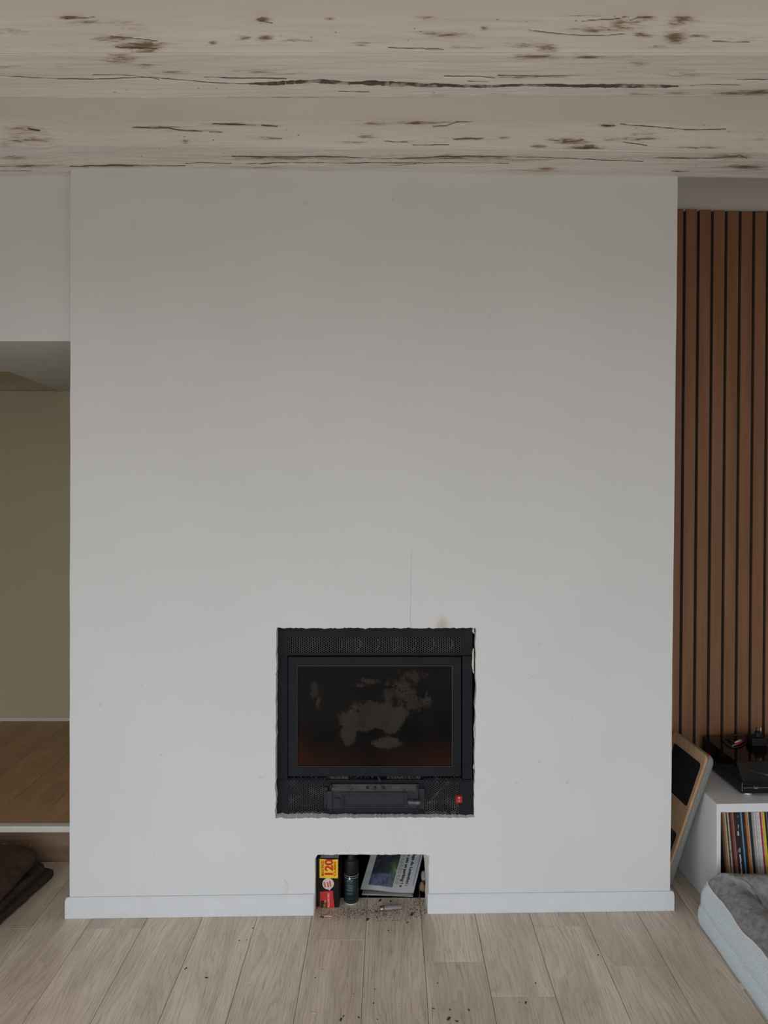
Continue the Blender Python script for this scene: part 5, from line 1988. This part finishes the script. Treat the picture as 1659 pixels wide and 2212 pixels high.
M_STRAW = basic('straw', (0.50, 0.32, 0.12), 0.8, 0.2)
for (px0, py0, px1, py1, px2, py2) in ((6, 1822, 9.5, 1824.5, 13, 1822.5), (65, 1826.5, 68, 1824.8, 69, 1824.6), (-1, 1858, 3, 1854.5, 5, 1853)):
    pts = []
    for a_, b_ in ((px0, py0), (px1, py1), (px2, py2)):
        q = floor_pt(a_, b_, 0.137)
        pts.append(q)
    mm = MB().tube(pts, 0.0011, 6)
    mm.build('straw_bit', M_STRAW, bl2)

# ------------------------------------------------------------------ dog bed
def fab(name, a, b, sc, bs):
    t = NT(name)
    v = t.coord('Object')
    col = t.ramp(t.noise(v, sc, 4, 0.7), [(0.32, a), (0.68, b)])
    t.bump(t.noise(v, bs, 3, 0.7), 0.7, 0.003)
    return t.set(col, 0.95, spec=0.1)


M_LINEN = fab('pale_grey_linen', (0.52, 0.585, 0.60), (0.72, 0.785, 0.80), 220, 400)
M_PLUSH = fab('grey_plush', (0.17, 0.163, 0.158), (0.32, 0.31, 0.305), 48, 170)
M_PIPE = basic('white_piping', (0.68, 0.67, 0.65), 0.7, 0.04)
bed = thing('dog_bed', (1.5, 2.25, 0), 'grey plush dog bed with pale linen sides and white piping', 'dog bed')
BX0, BX1, BY0, BY1 = 1.088, 1.90, 1.55, 2.622
rad = 0.055
path = []                                                     # outer foot line: left side forwards-to-back, corner, back, corner, right side
for s in np.linspace(0, 1, 60):
    path.append((BX0 + 0.006 - 0.014 * s, BY0 + (BY1 - rad - BY0) * s))
for a in np.linspace(math.pi, math.pi / 2, 14)[1:]:
    path.append((BX0 - 0.008 + rad + rad * math.cos(a), BY1 - rad + rad * math.sin(a)))
for s in np.linspace(0, 1, 46)[1:-1]:
    path.append((BX0 - 0.008 + rad + (BX1 - BX0 - 2 * rad + 0.008) * s, BY1))
for a in np.linspace(math.pi / 2, 0, 14):
    path.append((BX1 - rad + rad * math.cos(a), BY1 - rad + rad * math.sin(a)))
for s in np.linspace(0, 1, 50)[1:]:
    path.append((BX1, BY1 - rad + (BY0 - BY1 + rad) * s))
pth = [Vector(p) for p in path]
# smoothed inward direction so the section turns gently round the corners
nrm = []
for i, p in enumerate(pth):
    a, b = pth[max(i - 1, 0)], pth[min(i + 1, len(pth) - 1)]
    tg = (b - a).normalized()
    nrm.append(Vector((tg.y, -tg.x)))
cum = [0.0]
for a, b in zip(pth[:-1], pth[1:]):
    cum.append(cum[-1] + (b - a).length)
nback0, nback1 = 60, 60 + 13 + 44
def backness(i):
    y = pth[i].y
    return smooth(min(1, max(0, (y - (BY1 - 0.16)) / 0.14)))


def section(i, pts, seed, amp):
    p, n = pth[i], nrm[i]
    bk = backness(i)
    row = []
    for (u, z) in pts:
        zz = z * (1 + 0.10 * bk) + max(0.0, z - 0.14) * 0.30 * bk
        nz_ = float(fbm(np.array([cum[i] * 9]), np.array([u * 30 + z * 22]), seed, 4)[0]) * amp
        q = p + n * (u + nz_ * 0.6)
        if u > 0.03:                                          # mitre the inner corners
            q = Vector((min(max(q.x, BX0 + u - 0.01), BX1 - u), min(q.y, BY1 - u)))
        row.append((q.x, q.y, max(0.0006, zz + nz_ * (1 if z > 0.1 else 0.2))))
    return row


N_ = len(pth)
lowp = [(0.030, 0.0006), (0.010, 0.001), (-0.001, 0.010), (-0.005, 0.026), (-0.005, 0.044), (-0.001, 0.058), (0.007, 0.066)]
upp = [(0.007, 0.066), (0.0035, 0.074), (0.004, 0.088), (0.009, 0.108), (0.019, 0.128), (0.030, 0.140)]
plu = [(0.030, 0.140), (0.038, 0.148), (0.052, 0.160), (0.075, 0.172), (0.100, 0.178), (0.125, 0.174), (0.146, 0.160), (0.160, 0.138), (0.166, 0.110), (0.166, 0.080), (0.160, 0.055), (0.150, 0.03)]
MB().grid([section(i, lowp, 3, 0.005) for i in range(N_)]).build('side_panel', M_LINEN, bed, True)
MB().grid([section(i, upp, 3, 0.005) for i in range(N_)]).build('side_panel', M_LINEN, bed, True)


def refine(pts, n):
    out = []
    for a, b in zip(pts[:-1], pts[1:]):
        for k in range(n):
            out.append((a[0] + (b[0] - a[0]) * k / n, a[1] + (b[1] - a[1]) * k / n))
    return out + [pts[-1]]


pl = MB().grid([section(i, refine(plu, 3), 3, 0.013) for i in range(N_)]).build('bolster', M_PLUSH, bed, True)
MB().tube([section(i, [(0.029, 0.1405)], 3, 0.009)[0] for i in range(N_)], 0.0034, 8).build('piping', M_PIPE, bed, True)
inn = [(BX0 + 0.12, BY0 + 0.02), (BX1 - 0.12, BY0 + 0.02), (BX1 - 0.12, BY1 - 0.12), (BX0 + 0.12, BY1 - 0.12)]
M_MATT = fab('brown_grey_plush', (0.10, 0.085, 0.075), (0.19, 0.165, 0.15), 48, 170)
cushion(round_poly(inn, 0.06), 0.052, 0.03, Matrix.Translation((0, 0, 0.0008)), 51, 0.008, 120).build('mattress', M_MATT, bed, True)
# end caps of the two arms
for i in (0, N_ - 1):
    row = section(i, lowp + upp[1:] + plu[1:], 3, 0.005)
    mm = MB(); mm.add(row, [tuple(range(len(row)))])
    mm.build('end_panel', M_LINEN, bed)
# sewn-in care label under the side
p = floor_pt(1604, 2131)
MB().box(p.x - 0.006, p.x + 0.004, p.y - 0.012, p.y + 0.012, 0.0006, 0.0022).build('care_label', M_PIPE, bed)
